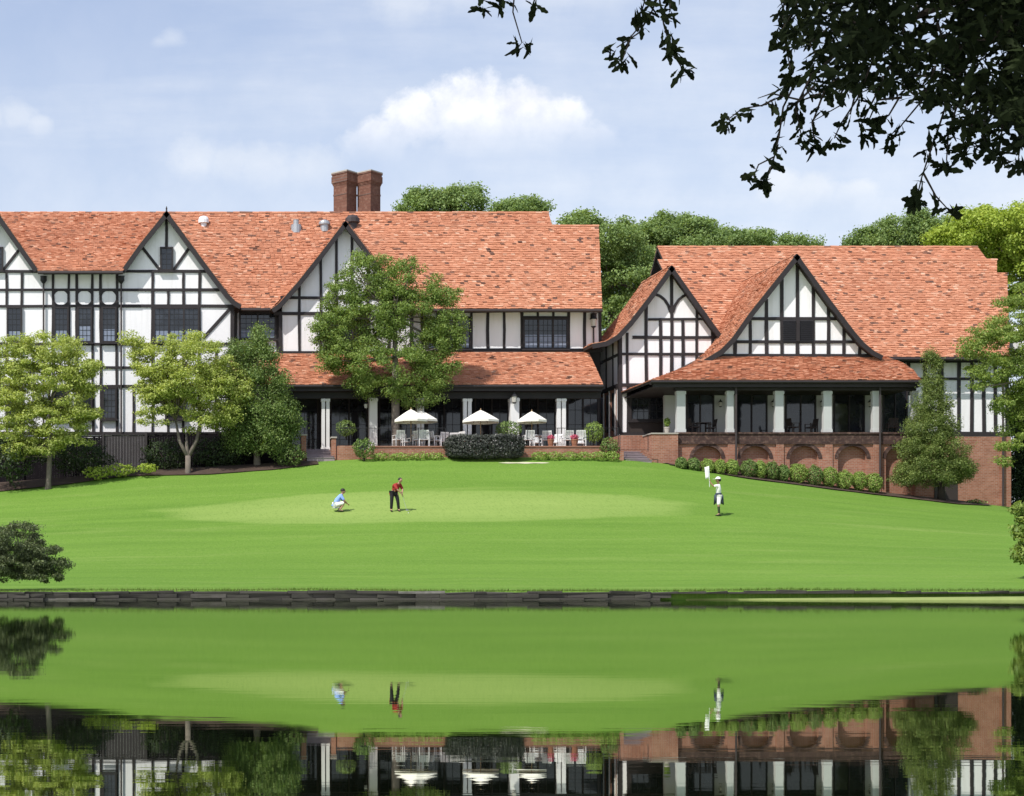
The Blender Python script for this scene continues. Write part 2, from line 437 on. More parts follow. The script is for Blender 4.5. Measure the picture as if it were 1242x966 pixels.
xs = list(np.arange(-60, 90, 1.0)); xs = [-700, -400, -250, -160, -120, -90, -75] + xs + [92, 100, 120, 160, 250, 400, 700]
tsteps = [i / 44 for i in range(45)]
rows = [[(x, bank_y(x) + .002) for x in xs]]
for tt in tsteps: rows.append([(x, bank_y(x) + (DC - bank_y(x)) * tt) for x in xs])
for y in (93.7, 94.0, 94.6, 95.5, 97, 100, 105, 112, 120, 150, 200, 300, 500, 900): rows.append([(x, y) for x in xs])
v, f = [], []
for ri, r in enumerate(rows): v += [(x, y, -.6) for x, y in r] if ri == 0 else [(x, y, gz(x, y) + (.012 * random.uniform(-1, 1) if y < 93 else 0)) for x, y in r]
nx_ = len(xs)
for j in range(len(rows) - 1):
    for i in range(nx_ - 1):
        f.append((j * nx_ + i, j * nx_ + i + 1, (j + 1) * nx_ + i + 1, (j + 1) * nx_ + i))
tag(MB().add(v, f).build('lawn', M['lawn'], smooth=True), 'bright green mown lawn rising from the pond to the clubhouse', 'lawn', kind='structure')

mb = MB(); mb.add([(-700, -150, 0), (700, -150, 0), (700, 50.9, 0), (-700, 50.9, 0)], [(0, 1, 2, 3)])
tag(mb.build('water', M['water']), 'still pond mirroring lawn and clubhouse', 'water', kind='structure')

# grass shelf below the edging at the right
mb = MB(); v, f = [], []
X_ = np.arange(wx(835, 50), 75, .8)
for x in X_:
    k = min(1.0, (x - X_[0]) / 14.0)
    y0 = bank_y(x) - .18 - 1.0 * k - .12 * math.sin(x * 1.3) * k
    v += [(x, y0, -.05), (x, y0 + .12, .0 + .08 * k), (x, bank_y(x) - .2, .03 + .11 * k)]
for i in range(len(X_) - 1):
    for j in range(2): f.append((3 * i + j, 3 * i + 3 + j, 3 * i + 4 + j, 3 * i + 1 + j))
tag(mb.add(v, f).build('grass_shelf', M['dry_grass'], smooth=True), 'low strip of grass between the pond and the edging at right', 'grass strip', kind='structure')

# stone edging of the pond: one low dry-laid wall
mb = MB(); rs = random.Random(3)
for za, zb_, w0, w1, off_, lo_px in ((-.2, .06, .5, 1.6, -.02, -1e6), (.06, .19, .4, 1.3, .0, -1e6), (.19, .28, .35, 1.5, -.03, -1e6)):
    x = -60.0
    while x < 80:
        w = rs.uniform(w0, w1); y0 = bank_y(x + w / 2) + off_ + rs.uniform(-.03, .03)
        if not (x > wx(800, 50) and za < .1):
            J = lambda k: rs.uniform(-k, k)
            und = (.018 * math.sin(x * .37) + .012 * math.sin(x * .9 + 2) - .015) if zb_ > .25 else 0
            t0, t1 = zb_ + und + (J(.025) if zb_ > .25 else 0), zb_ + und + (J(.025) if zb_ > .25 else 0)
            f0 = y0 - .15
            v = [(x, f0 + J(.03), za), (x + w, f0 + J(.03), za), (x + w, y0 + .25, za), (x, y0 + .25, za),
                 (x, f0 + J(.04), t0 - .002), (x + w, f0 + J(.04), t1 - .002), (x + w, y0 + .25, t1 - .002), (x, y0 + .25, t0 - .002)]
            mb.add(v, [(0, 3, 2, 1), (4, 5, 6, 7), (0, 1, 5, 4), (1, 2, 6, 5), (2, 3, 7, 6), (3, 0, 4, 7)])
        x += w + .003
o = mb.build('stone_edging', M['stone'])
bv = o.modifiers.new('bevel', 'BEVEL'); bv.width = .012; bv.segments = 1
tag(o, 'low dark stone edging wall along the far bank of the pond', 'edging wall')

# grass blades along the edge of the bank and on the lawn's rim
rng = np.random.default_rng(5); nb = 16000
bx_ = rng.uniform(-9, 64, nb); by_ = np.array([bank_y(q) for q in bx_]) + rng.uniform(-.06, .55, nb) ** 1.0
vv, ff = [], []
for i in range(nb):
    x, y = float(bx_[i]), float(by_[i]); z = gz(x, y) - .01; h = .05 + .08 * float(rng.random()) ** 2; lx, ly = rng.normal(0, .03), rng.normal(-.02, .03)
    vv += [(x - .008, y, z), (x + .008, y, z), (x + lx, y + ly, z + h)]; ff.append((3 * i, 3 * i + 1, 3 * i + 2))
tag(MB().add(vv, ff).build('grass_fringe', M['blade']), 'short uncut grass along the top of the pond edging', 'grass', kind='stuff')

# soil bed under the trees by the fence
def sheet(name, pts_px, mat, lift, label, cat):
    vv, ff = [], []
    n = 60
    for i in range(n + 1):
        px0 = pts_px[0][0] + (pts_px[-1][0] - pts_px[0][0]) * i / n
        ya = np.interp(px0, [p[0] for p in pts_px], [p[1] for p in pts_px])
        yb = np.interp(px0, [p[0] for p in pts_px], [p[2] for p in pts_px])
        for k in range(16):
            d = ya + (yb - ya) * (k / 15) ** 2
            X = wx(px0, DC)
            vv.append((X, d, gz(X, d) + lift))
    for i in range(n):
        for k in range(15):
            a = 16 * i + k
            ff.append((a, a + 16, a + 17, a + 1))
    return tag(MB().add(vv, ff).build(name, mat, smooth=True), label, cat, kind='structure')
sheet('planting_bed', [(-300, 91.0, 99), (0, 91.2, 99), (90, 92.0, 99), (150, 92.7, 99), (250, 92.0, 99), (330, 92.2, 98), (385, 92.9, 96)], M['mulch'], .06, 'dark mulch bed under the trees at left', 'planting bed')
sheet('shrub_bed', [(812, 93.4, 94.8), (900, 92.4, 94.8), (1000, 92.3, 94.8), (1080, 92.6, 94.8), (1150, 92.2, 96), (1200, 93.2, 97)], M['mulch'], .06, 'narrow mulch bed of shrubs below the brick porch', 'planting bed')

# pale bunker lip on the crest
def blob_sheet(name, px0, px1, py, half, mat, label, cat):
    a, b = on_ground(px0, py), on_ground(px1, py)
    vv, ff = [], []
    n = 20
    for i in range(n + 1):
        u = i / n; X = a.x + (b.x - a.x) * u
        w = half * (math.sin(PI * u) ** .5) * (.45 + .35 * math.sin(u * 9) ** 2)
        Y = a.y + (b.y - a.y) * u
        vv += [(X, Y - w, gz(X, Y - w) + .02), (X, Y + w, gz(X, Y + w) + .02)]
    for i in range(n): ff.append((2 * i, 2 * i + 2, 2 * i + 3, 2 * i + 1))
    return tag(MB().add(vv, ff).build(name, mat), label, cat, kind='structure')
blob_sheet('sand_strip', 604, 667, 562, .24, M['sand'], 'thin pale sand strip on the lawn below the hedge', 'sand')
blob_sheet('sand_strip', 233, 249, 573, .16, M['sand'], 'tiny pale sand patch at the foot of the forked tree', 'sand')

# ------------------------------------------------------------------ roofs
def lerp(a, b, t): return a + (b - a) * t
def poly_at(P, s):
    ls = [(P[i + 1] - P[i]).length for i in range(len(P) - 1)]
    tot = sum(ls); d = max(0, min(1, s)) * tot
    for i, l in enumerate(ls):
        if d <= l or i == len(ls) - 1: return lerp(P[i], P[i + 1], d / l if l else 0)
        d -= l
def resample(P, knots): return [poly_at(P, k) for k in knots]
RR = random.Random(11)
def roof_sheet(mb, L, R, thick=.16, course=.20, tw=.26, out=None):
    """tiled sheet between the polylines L and R (foot to top); slot 0 = board, slot 1 = tiles"""
    L = [Vector(p) for p in L]; R = [Vector(p) for p in R]
    tot = max(sum((P[i + 1] - P[i]).length for i in range(len(P) - 1)) for P in (L, R))
    nc = max(2, round(tot / course))
    kn = sorted(set([0.0, 1.0] + [sum((L[i + 1] - L[i]).length for i in range(j)) / sum((L[i + 1] - L[i]).length for i in range(len(L) - 1)) for j in range(len(L))]))
    Lk, Rk = resample(L, kn), resample(R, kn)
    def normal(a, b, c, d):
        n = (b - a).cross(c - a)
        if n.length < 1e-6: n = (b - a).cross(d - a)
        n.normalize()
        ref = out if out is not None else Vector((0, 0, 1))
        return n if n.dot(ref) >= 0 else -n
    base = len(mb.v); vs = []; fs = []
    m = len(kn)
    ns = [normal(Lk[max(i - 1, 0)] if i == m - 1 else Lk[i], Rk[max(i - 1, 0)] if i == m - 1 else Rk[i], Rk[i] if i == m - 1 else Rk[i + 1], Lk[i] if i == m - 1 else Lk[i + 1]) for i in range(m)]
    for i in range(m): vs += [Lk[i], Rk[i], Rk[i] - ns[i] * thick, Lk[i] - ns[i] * thick]
    for i in range(m - 1):
        for k in range(4): fs.append((4 * i + k, 4 * i + (k + 1) % 4, 4 * i + 4 + (k + 1) % 4, 4 * i + 4 + k))
    fs += [(0, 3, 2, 1), (4 * m - 4, 4 * m - 3, 4 * m - 2, 4 * m - 1)]
    mb.add(vs, fs, 0)
    tv, tf = [], []
    for j in range(nc):
        s0, s1 = j / nc, min(1, (j + 1.12) / nc)
        a, b, c, d = poly_at(L, s0), poly_at(R, s0), poly_at(R, s1), poly_at(L, s1)
        n = normal(a, b, c, d)
        dn = (a - d).normalized()
        wl = max((b - a).length, (c - d).length)
        nt = max(1, round(wl / tw))
        sag = .012 * math.sin(j * .9)
        for k in range(-1, nt + 1):
            u0 = (k + (.5 if j % 2 else 0) + RR.uniform(-.04, .04)) / nt; u1 = u0 + (1 - RR.uniform(.01, .05)) / nt
            u0, u1 = max(0, u0), min(1, u1)
            if u1 - u0 < .15 / nt: continue
            e = dn * RR.uniform(-.02, .03); h0 = .045 + RR.uniform(-.008, .03); tl = RR.uniform(-.008, .008)
            if RR.random() < .03: h0 += .03
            p = [lerp(a, b, u0) + n * (h0 + tl) + e, lerp(a, b, u1) + n * (h0 - tl) + e, lerp(d, c, u1) + n * .012, lerp(d, c, u0) + n * .012]
            q = [lerp(a, b, u0) + e + n * .004, lerp(a, b, u1) + e + n * .004]
            i0 = len(tv)
            tv += p + q
            tf += [(i0, i0 + 1, i0 + 2, i0 + 3), (i0 + 4, i0 + 5, i0 + 1, i0), (i0 + 4, i0, i0 + 3), (i0 + 5, i0 + 2, i0 + 1)]
    mb.add(tv, tf, 1)
def ridge_caps(mb, p0, p1, r=.13, step=.42):
    p0, p1 = Vector(p0), Vector(p1)
    L = (p1 - p0).length; n = max(1, round(L / step)); d = (p1 - p0) / n
    side = d.cross(Vector((0, 0, 1))).normalized()
    for i in range(n):
        a = p0 + d * i; b = a + d * 1.04
        j = RR.uniform(-.012, .012)
        v = []
        for q, rr in ((a, r), (b, r * .93)):
            for k in range(6):
                an = PI * k / 5
                v.append(q + side * rr * math.cos(an) + Vector((0, 0, rr * math.sin(an) * .9 - .05 + j)))
        mb.add(v, [(k, k + 1, k + 7, k + 6) for k in range(5)] + [(0, 6, 11, 5)][:0], 1)
def bargeboard(mb, P, y0, y1, h=.27, drop=.02):
    """board that follows the rake polyline P of (x, z) points"""
    n = len(P)
    top = [(x, z - drop) for x, z in P]
    bot = []
    for i in range(n):
        a = Vector(P[max(i - 1, 0)]); b = Vector(P[min(i + 1, n - 1)])
        d = (b - a).normalized(); nn = Vector((-d.y, d.x))
        if nn.y > 0: nn = -nn
        sc = 1.0
        if 0 < i < n - 1:
            e = (Vector(P[i]) - a).normalized(); ee = Vector((-e.y, e.x)); ee = -ee if ee.y > 0 else ee
            sc = 1 / max(.5, nn.dot(ee))
        bot.append((top[i][0] + nn.x * h * sc, top[i][1] + nn.y * h * sc))
    for i in range(n - 1):
        mb.prism([top[i], top[i + 1], bot[i + 1], bot[i]], y0, y1)

RT = random.Random(23)
class Facade:
    """photo pixels on a wall plane at depth d -> world x, z"""
    def __init__(s, d, mb=None): s.d = d; s.mb = mb
    def x(s, p): return wx(p, s.d)
    def z(s, p): return wz(p, s.d)
    def p(s, a, b): return (s.x(a), s.z(b))
    def h(s, x0, x1, y, w=.172, pr=.066):
        L = s.x(x1) - s.x(x0); n = max(1, round(L / 3.2)); j = [RT.uniform(-.018, .018) for _ in range(n + 1)]; ww = [w / 2 + RT.uniform(-.016, .012) for _ in range(n + 1)]
        X = [s.x(x0) + L * i / n for i in range(n + 1)]
        s.mb.prism([(X[i], s.z(y) + j[i] + ww[i]) for i in range(n + 1)] + [(X[i], s.z(y) + j[i] - ww[i]) for i in range(n, -1, -1)], s.d - pr, s.d + .01)
    def v(s, x, y0, y1, w=.165, pr=.058):
        a, b, c = (RT.uniform(-.018, .018) for _ in range(3)); wa, wb, wc = (w / 2 + RT.uniform(-.014, .012) for _ in range(3))
        X, zm = s.x(x), (s.z(y0) + s.z(y1)) / 2
        s.mb.prism([(X + a - wa, s.z(y0)), (X + a + wa, s.z(y0)), (X + b + wb, zm), (X + c + wc, s.z(y1)), (X + c - wc, s.z(y1)), (X + b - wb, zm)], s.d - pr, s.d + .01)
    def l(s, a, b, w=.17, pr=.05): s.mb.bar(s.p(*a), s.p(*b), w, s.d - pr, s.d + .01)

def window(parent, d, x0, x1, z0, z1, lights=1, cols=3, rows=4, blind=0.0, name='window', fw=.10, pr=.10, sill=True, frame_mat=None, transom=None):
    """framed leaded window standing on the wall plane y = d (world metres)"""
    fm = frame_mat or M['timber']
    mb = MB()
    y0 = d - pr
    mb.box(x0, x0 + fw, y0, d + .02, z0, z1); mb.box(x1 - fw, x1, y0, d + .02, z0, z1)
    mb.box(x0 + fw, x1 - fw, y0 + .006, d + .02, z1 - fw, z1); mb.box(x0 + fw, x1 - fw, y0 + .006, d + .02, z0, z0 + fw)
    iw = (x1 - x0 - 2 * fw - (lights - 1) * fw) / lights
    cells = []
    for k in range(lights):
        a = x0 + fw + k * (iw + fw)
        cells.append((a, a + iw))
        if k < lights - 1: mb.box(a + iw, a + iw + fw, y0 + .004, d + .02, z0 + fw, z1 - fw)
    fr = mb.build(name, fm, parent)
    for (a, b) in cells:
        g = MB(); g.box(a, b, d - .030, d - .022, z0 + fw, z1 - fw)
        zz0, zz1 = z0 + fw, z1 - fw
        for i in range(1, cols):
            xx = a + (b - a) * i / cols
            g.box(xx - .014, xx + .014, d - .048, d - .031, zz0, zz1, 1)
        for i in range(1, rows):
            zz = zz0 + (zz1 - zz0) * i / rows
            g.box(a, b, d - .046, d - .031, zz - .014, zz + .014, 1)
        g.build('pane', [M['glass'], M['iron']], fr)
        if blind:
            MB().box(a + .03, b - .03, d - .0305 + .002 - .006, d - .0245 - .008, zz0 + .01, zz0 + (zz1 - zz0) * blind).build('blind', M['pane_reflection'], fr)  # painted sky reflection over the lower part of the pane
    if sill: MB().box(x0 - .08, x1 + .08, d - pr - .08, d + .02, z0 - .09, z0 - .002).build('sill', fm, fr)
    return fr
def fwindow(parent, d, x0, y0, x1, y1, **k):
    return window(parent, d, wx(x0, d), wx(x1, d), wz(y1, d), wz(y0, d), **k)
def rake(pts, d): return [(wx(a, d), wz(b, d)) for a, b in pts]
def lower(P, k): return [(x, z - k) for x, z in P]
def at_d(P, d): return [Vector((x, d, z)) for x, z in P]
# ------------------------------------------------------------------ clubhouse, main range
club = thing('clubhouse', 'long half-timbered clubhouse with twin brick chimneys, three tall gables and a tiled porch', 'clubhouse', (wx(400, 103), 104, 8.0))
GR = 6.0
D = 100.0
VD = 99.4
A_R = rake([(-4, 256), (46, 327)], VD); A_L = rake([(-58, 327), (-4, 256)], VD)
B_L = rake([(147, 328), (169, 297), (202, 256)], VD); B_R = rake([(202, 256), (256, 329), (278, 358), (286, 366), (293, 370)], VD)
CD, CV = 101.0, 100.4
C_L = rake([(329, 375), (337, 369.5), (344, 362), (361, 342.5), (390, 306), (419, 268)], CV)
C_R = rake([(419, 268), (445, 302), (476, 345), (493, 364), (501, 371), (508, 375)], CV)
RID = 107.5; RZ = wz(258, RID)
EAVE_L = wz(329, 99.1)
XL = wx(-420, D)
# wall of the left wing
out_ = [(XL, GR), (wx(283, D), GR), (wx(283, D), wz(372, D))]
out_ += lower([p for p in reversed(B_R) if p[0] < wx(283, D)], .22) + lower([p for p in reversed(B_L)][1:-1], .22)
out_ += [(wx(150, D), wz(331, D)), (wx(46, D), wz(331, D))]
out_ += lower([p for p in reversed(A_R)][1:], .22) + [(wx(-58, D), wz(331, D)), (XL, wz(331, D))]
MB().prism(out_, D, 101.6).build('wall', M['stucco'], club)
mb = MB()                                        # body behind and recessed bay
mb.prism([(wx(283, D), GR), (wx(345, 101.5), GR), (wx(345, 101.5), 17.55), (wx(283, D), 17.55)], 101.5, 101.95)
mb.box(XL, wx(729, 101.5), 102.0, 113.0, GR, 17.45)
mb.prism([(wx(345, 101.5), wz(427, 101.5)), (wx(729, 101.5), wz(427, 101.5)), (wx(729, 101.5), wz(375, 101.5)), (wx(345, 101.5), wz(375, 101.5))], 101.5, 101.99)
mb.build('wall', M['stucco'], club)
mb = MB()                                        # end gable towards the right wing
xe = wx(729, 101.5)
mb.add([(xe - .35, 101.6, 17.4), (xe - .35, 113, 17.4), (xe - .35, 106.6, 23.3), (xe, 101.6, 17.4), (xe, 113, 17.4), (xe, 106.6, 23.3)], [(0, 1, 2), (3, 5, 4), (0, 3, 4, 1), (1, 4, 5, 2), (2, 5, 3, 0)])
mb.build('end_gable', M['stucco'], club)
gc = lower(C_L, .22) + lower(C_R[1:], .22)
MB().prism([(wx(339, CD), wz(429, CD)), (wx(500, CD), wz(429, CD))] + [p for p in reversed(gc) if wx(339, CD) <= p[0] <= wx(500, CD)], CD, CD + .49).build('gable', M['stucco'], club)

# timbers of the left wing
mb = MB(); F = Facade(D, mb)
F.h(-400, 52, 329.5); F.h(146, 256, 329.5); F.h(52, 146, 331, .22)
F.h(-400, 266, 352); F.h(-400, 282, 371.6); F.h(-400, 281, 417.5); F.h(-400, 281, 446, .16); F.h(-400, 281, 469, .17); F.h(-400, 281, 526, .2)
for x in (8, 26.5): F.v(x, 329.5, 371); F.v(x, 417, 446, .15)
for x in (64.5, 83.5, 93, 112, 122, 142): F.v(x, 331, 371.6, .16)
for x in (64.5, 83.5, 93, 112, 122.5, 141.5): F.v(x, 371.6, 417, .2); F.v(x, 417.5, 470, .15)
for x in (93, 113, 122.5, 142): F.v(x, 469, 526, .15)
F.v(185, 329.5, 352); F.v(222.5, 329.5, 352); F.v(242, 329.5, 417)
F.v(185, 352, 417, .19); F.v(204, 352, 371); F.v(222.5, 352, 371)
for x in (162, 185, 204, 222, 242, 262): F.v(x, 417.5, 446, .15); F.v(x, 469, 526, .15)
F.v(281.3, 371, 560, .24)
F.v(201.7, 262, 301, .16); F.l((171.5, 299), (194, 328)); F.l((231.5, 298), (210.5, 328))
F.l((280.5, 373), (246, 411), .2); F.v(-4, 262, 301, .16); F.l((26.5, 299), (4, 328)); F.l((-35, 299), (-12, 328))
for x in range(-390, -40, 34): F.v(x, 331, 526, .16)
for x in (-12, 8, 26.5): F.v(x, 469, 526, .15)
mb.build('timber_frame', M['timber'], club)
# round-headed panels over the bay windows: dark spandrels at the corners
for cx in (74, 102.5, 132):
    mb = MB()
    x0, x1, z0, z1 = wx(cx - 9.5, D), wx(cx + 9.5, D), wz(371, D), wz(352, D)
    xc, zc, r = (x0 + x1) / 2, (z0 + z1) / 2, (x1 - x0) / 2 * .93
    for q in range(4):
        a0 = q * PI / 2
        cxx = x1 if q in (0, 3) else x0; czz = z1 if q in (0, 1) else z0
        arc = [(xc + r * math.cos(a0 + i * PI / 16), zc + r * math.sin(a0 + i * PI / 16)) for i in range(9)]
        mb.prism([(cxx, czz)] + arc, D - .045, D + .01)
    mb.build('round_panel_surround', M['timber'], club)
mb = MB(); F = Facade(CD, mb)
F.h(340, 500, 361.5); F.h(332, 503, 380.5); F.h(338, 500, 428, .22)
for x, y0 in ((363, 345), (389, 312), (408, 290), (427, 285), (446, 305), (472, 342)): F.v(x, y0, 428)
F.v(340.5, 378, 428, .22); F.v(499, 378, 428, .2)
mb.build('timber_frame', M['timber'], club)
mb = MB(); F = Facade(101.5, mb)
F.h(508, 730, 376.5, .3); F.h(508, 730, 425.5, .24, .09)
for x in (512, 531, 553, 571.5, 591.5, 611.5, 633, 689.5, 709, 727.5): F.v(x, 375, 427)
F.h(553, 571, 385, .12, .05); F.h(633, 689, 385, .12, .05)
for x in (652, 671): F.v(x, 375, 386, .14)
mb.build('timber_frame', M['timber'], club)
mb = MB(); F = Facade(101.5, mb); F.h(286, 338, 376, .3); F.h(286, 342, 428.5, .2)
for x in (286, 337, 309): F.v(x, 374, 428, .2)
mb.build('timber_frame', M['timber'], club)

# windows
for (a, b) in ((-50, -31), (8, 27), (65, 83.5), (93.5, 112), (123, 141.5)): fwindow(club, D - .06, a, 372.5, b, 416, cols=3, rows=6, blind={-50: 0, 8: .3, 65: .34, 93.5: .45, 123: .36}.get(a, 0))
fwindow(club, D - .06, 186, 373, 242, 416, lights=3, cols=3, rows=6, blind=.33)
fwindow(club, D - .05, 194, 300, 210, 329, cols=2, rows=4)
fwindow(club, D - .05, -12, 300, 4, 329, cols=2, rows=4)
for (a, b) in ((124, 141.5), (8, 26), (64, 82), (94, 112), (200, 226)): fwindow(club, D - .06, a, 470, b, 509, cols=3, rows=5)
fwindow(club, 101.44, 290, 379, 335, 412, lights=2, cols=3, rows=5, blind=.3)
fwindow(club, CD - .06, 392, 382, 446, 426, lights=3, cols=3, rows=5)
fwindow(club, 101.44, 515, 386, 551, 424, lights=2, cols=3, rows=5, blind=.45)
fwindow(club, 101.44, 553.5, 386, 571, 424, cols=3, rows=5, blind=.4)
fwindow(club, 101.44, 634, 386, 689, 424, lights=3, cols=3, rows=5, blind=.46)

# roofs
def V3(px, py, d): return W(px, py, d)
mb = MB()
roof_sheet(mb, [(wx(46, 99.1), 99.1, EAVE_L), (wx(-4, RID), RID, RZ)], [(wx(149, 99.1), 99.1, EAVE_L), (wx(202, RID), RID, RZ)])
roof_sheet(mb, [(XL, 99.1, EAVE_L), (XL, RID, RZ)], [(wx(-60, 99.1), 99.1, EAVE_L), (wx(-4, RID), RID, RZ)])
e0 = wz(374, 100.8)
roof_sheet(mb, [(wx(292, 100.8), 100.8, e0), (wx(200, RID), RID, RZ)], [(wx(330, 100.8), 100.8, e0), (wx(440, RID), RID, RZ)])
_d = 101.5; _z = e0 + (RZ - e0) * (_d - 100.8) / (RID - 100.8)
roof_sheet(mb, [(wx(341, _d), _d, _z), (wx(440, RID), RID, RZ)], [(wx(665, RID), _d, _z), (wx(665, RID), RID, RZ)])
roof_sheet(mb, [(wx(665, RID), 114.5, 17.6), (wx(665, RID), RID, RZ)], [(XL, 114.5, 17.6), (XL, RID, RZ)], tw=.6, course=.5)
ridge_caps(mb, (XL, RID, RZ), (wx(665, RID), RID, RZ))
r1d = 106.2; r1z = wz(274, r1d); e1 = wz(375, 100.4)
roof_sheet(mb, [(wx(502, 100.4), 100.4, e1), (wx(425, r1d), r1d, r1z)], [(wx(730.5, 100.4), 100.4, e1), (wx(726, r1d), r1d, r1z)])
roof_sheet(mb, [(wx(726, r1d), 113.5, 17.0), (wx(726, r1d), r1d, r1z)], [(wx(430, r1d), 113.5, 17.0), (wx(430, r1d), r1d, r1z)], tw=.6, course=.5)
ridge_caps(mb, (wx(500, r1d), r1d, r1z), (wx(726, r1d), r1d, r1z))
mb.build('roof', [M['soffit'], M['tile']], club)
def gable_roof(parent, rl, rr, y0, y1, ridge=True):
    """rl, rr: left and right rakes of (x, z), foot/apex ordered left to right"""
    mb = MB()
    roof_sheet(mb, at_d(rl, y0), at_d(rl, y1), out=Vector((-.7, 0, .7)))
    R_ = list(reversed(rr))
    roof_sheet(mb, at_d(R_, y0), at_d(R_, y1), out=Vector((.7, 0, .7)))
    if ridge: ridge_caps(mb, (rl[-1][0], y0 + .5, rl[-1][1]), (rl[-1][0], y1, rl[-1][1]))
    o = mb.build('gable_roof', [M['soffit'], M['tile']], parent)
    b = MB(); bargeboard(b, rl, y0 - .07, y0 + .06); bargeboard(b, rr, y0 - .07, y0 + .06)
    b.build('bargeboard', M['timber'], o)
    return o
gable_roof(club, A_L, A_R, VD, 105.2)
gable_roof(club, B_L, B_R, VD, 105.2)
gable_roof(club, C_L, C_R, CV, 106.0)
# finial at the apex of the middle gable
fx, fz = B_R[0]
MB().lathe((fx, VD, fz), [(.06, -.05), (.04, .08), (.06, .12), (.015, .28)], 8).build('finial', M['timber'], club)

# gutters
for a_, b_, d_, z_ in ((46, 149, 99.0, EAVE_L), (292, 330, 100.7, e0), (505, 730.5, 100.3, e1)):
    mb = MB(); mb.tube([(wx(a_, d_), d_, z_ - .12), (wx(b_, d_), d_, z_ - .12)], .09, 8); mb.build('gutter', M['downpipe'], club)
for px, y0, y1, d in ((53, 333, 526, D), (147, 333, 526, D), (719, 378, 425, 101.5)):
    b = MB(); b.tube([(wx(px, d), d - .16, wz(y0 + 3, d)), (wx(px, d), d - .16, wz(y1, d))], .055, 8)
    dp = b.build('downpipe', M['downpipe'], club)
    h = MB(); h.lathe((wx(px, d), d - .17, wz(y0 + 12, d)), [(.06, 0), (.19, .18), (.19, .42), (.23, .45)], 8); h.build('rain_head', M['iron'], dp)

# tiled porch roof of the main range
pz0, pz1 = wz(467, 97.0), wz(427.5, 101.2)
mb = MB()
roof_sheet(mb, [(wx(284, 97.0), 97.0, pz0), (wx(284, 97), 101.2, pz1)], [(wx(732, 97.0), 97.0, pz0), (wx(714, 101.2), 101.2, pz1)])
pr_ = mb.build('porch_roof', [M['soffit'], M['tile']], club)
mb = MB(); mb.box(wx(284, 97), wx(731, 97), 97.05, 97.17, pz0 - .36, pz0 - .17); mb.tube([(wx(286, 96.9), 96.93, pz0 - .1), (wx(732, 96.9), 96.93, pz0 - .1)], .085, 8)
mb.build('fascia', M['timber'], pr_)
hp = MB(); bargeboard(hp, [(wx(714, 101.2), pz1), (wx(732, 97.0), pz0)], 0, .12)
mb = MB(); mb.add([(wx(732, 97) - .02, 97.0, pz0), (wx(714, 101.2) - .02, 101.2, pz1), (wx(714, 101.2) - .02, 101.2, pz0 - .2), (wx(732, 97) - .02, 97.0, pz0 - .2),
                   (wx(732, 97) - .1, 97.0, pz0 - .1), (wx(714, 101.2) - .1, 101.2, pz1 - .1), (wx(714, 101.2) - .1, 101.2, pz0 - .2), (wx(732, 97) - .1, 97.0, pz0 - .2)],
                  [(0, 1, 2, 3), (7, 6, 5, 4), (0, 4, 5, 1), (3, 2, 6, 7), (0, 3, 7, 4)])
mb.build('porch_end', M['timber'], pr_)
FLZ = 8.62                                       # terrace level
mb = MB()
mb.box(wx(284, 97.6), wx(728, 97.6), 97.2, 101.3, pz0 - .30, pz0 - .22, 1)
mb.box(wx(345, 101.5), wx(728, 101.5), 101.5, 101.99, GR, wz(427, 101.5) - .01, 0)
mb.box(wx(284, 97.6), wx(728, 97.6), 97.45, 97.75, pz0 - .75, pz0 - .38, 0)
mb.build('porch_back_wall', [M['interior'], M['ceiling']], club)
for (a, b, n) in ((352, 386, 1), (400, 446, 2), (459, 505, 2), (517, 560, 2), (575, 617, 2), (630, 674, 2), (687, 726, 2)):
    window(club, 101.46, wx(a, 101.5), wx(b, 101.5), FLZ + .05, wz(478, 101.5), lights=n, cols=2, rows=4, name='porch_door', sill=False)
for (a, b) in ((390, 394), (395.5, 399.5), (447.5, 457), (505, 513.5), (561.5, 565.8), (567.3, 571.6), (618, 628.5), (675, 679.6), (681.2, 685.8)):
    x0, x1 = wx(a, 97.6), wx(b, 97.6)
    c = MB(); c.box(x0, x1, 97.6 - (x1 - x0) / 2, 97.6 + (x1 - x0) / 2, FLZ, pz0 - .72)
    w = .03
    c.box(x0 - w, x1 + w, 97.6 - (x1 - x0) / 2 - w, 97.6 + (x1 - x0) / 2 + w, FLZ, FLZ + .22); c.box(x0 - w, x1 + w, 97.6 - (x1 - x0) / 2 - w, 97.6 + (x1 - x0) / 2 + w, pz0 - .92, pz0 - .76)
    c.build('porch_column', M['white_paint'], club)
def lantern(parent, x, y, z, s=1.0, name='lantern'):
    b = MB(); b.box(x - .03 * s, x + .03 * s, y, y + .25, z + .30 * s, z + .34 * s); b.lathe((x, y, z), [(.05 * s, -.04 * s), (.10 * s, 0), (.10 * s, .015 * s)], 6)
    b.lathe((x, y, z + .28 * s), [(.15 * s, 0), (.13 * s, .04 * s), (.03 * s, .16 * s), (.02 * s, .22 * s)], 6)
    o = b.build(name, M['iron'], parent)
    MB().lathe((x, y, z + .012 * s), [(.085 * s, 0), (.12 * s, .27 * s)], 6).build('lantern_glass', M['lamp_glass'], o)
lantern(club, wx(623, 97.3), 97.15, wz(489, 97.3), 1.3)
lantern(club, wx(719, 101.2), 101.05, wz(397, 101.2), 1.6)
lantern(club, wx(443, 97.3), 97.1, wz(496, 97.3), .9)

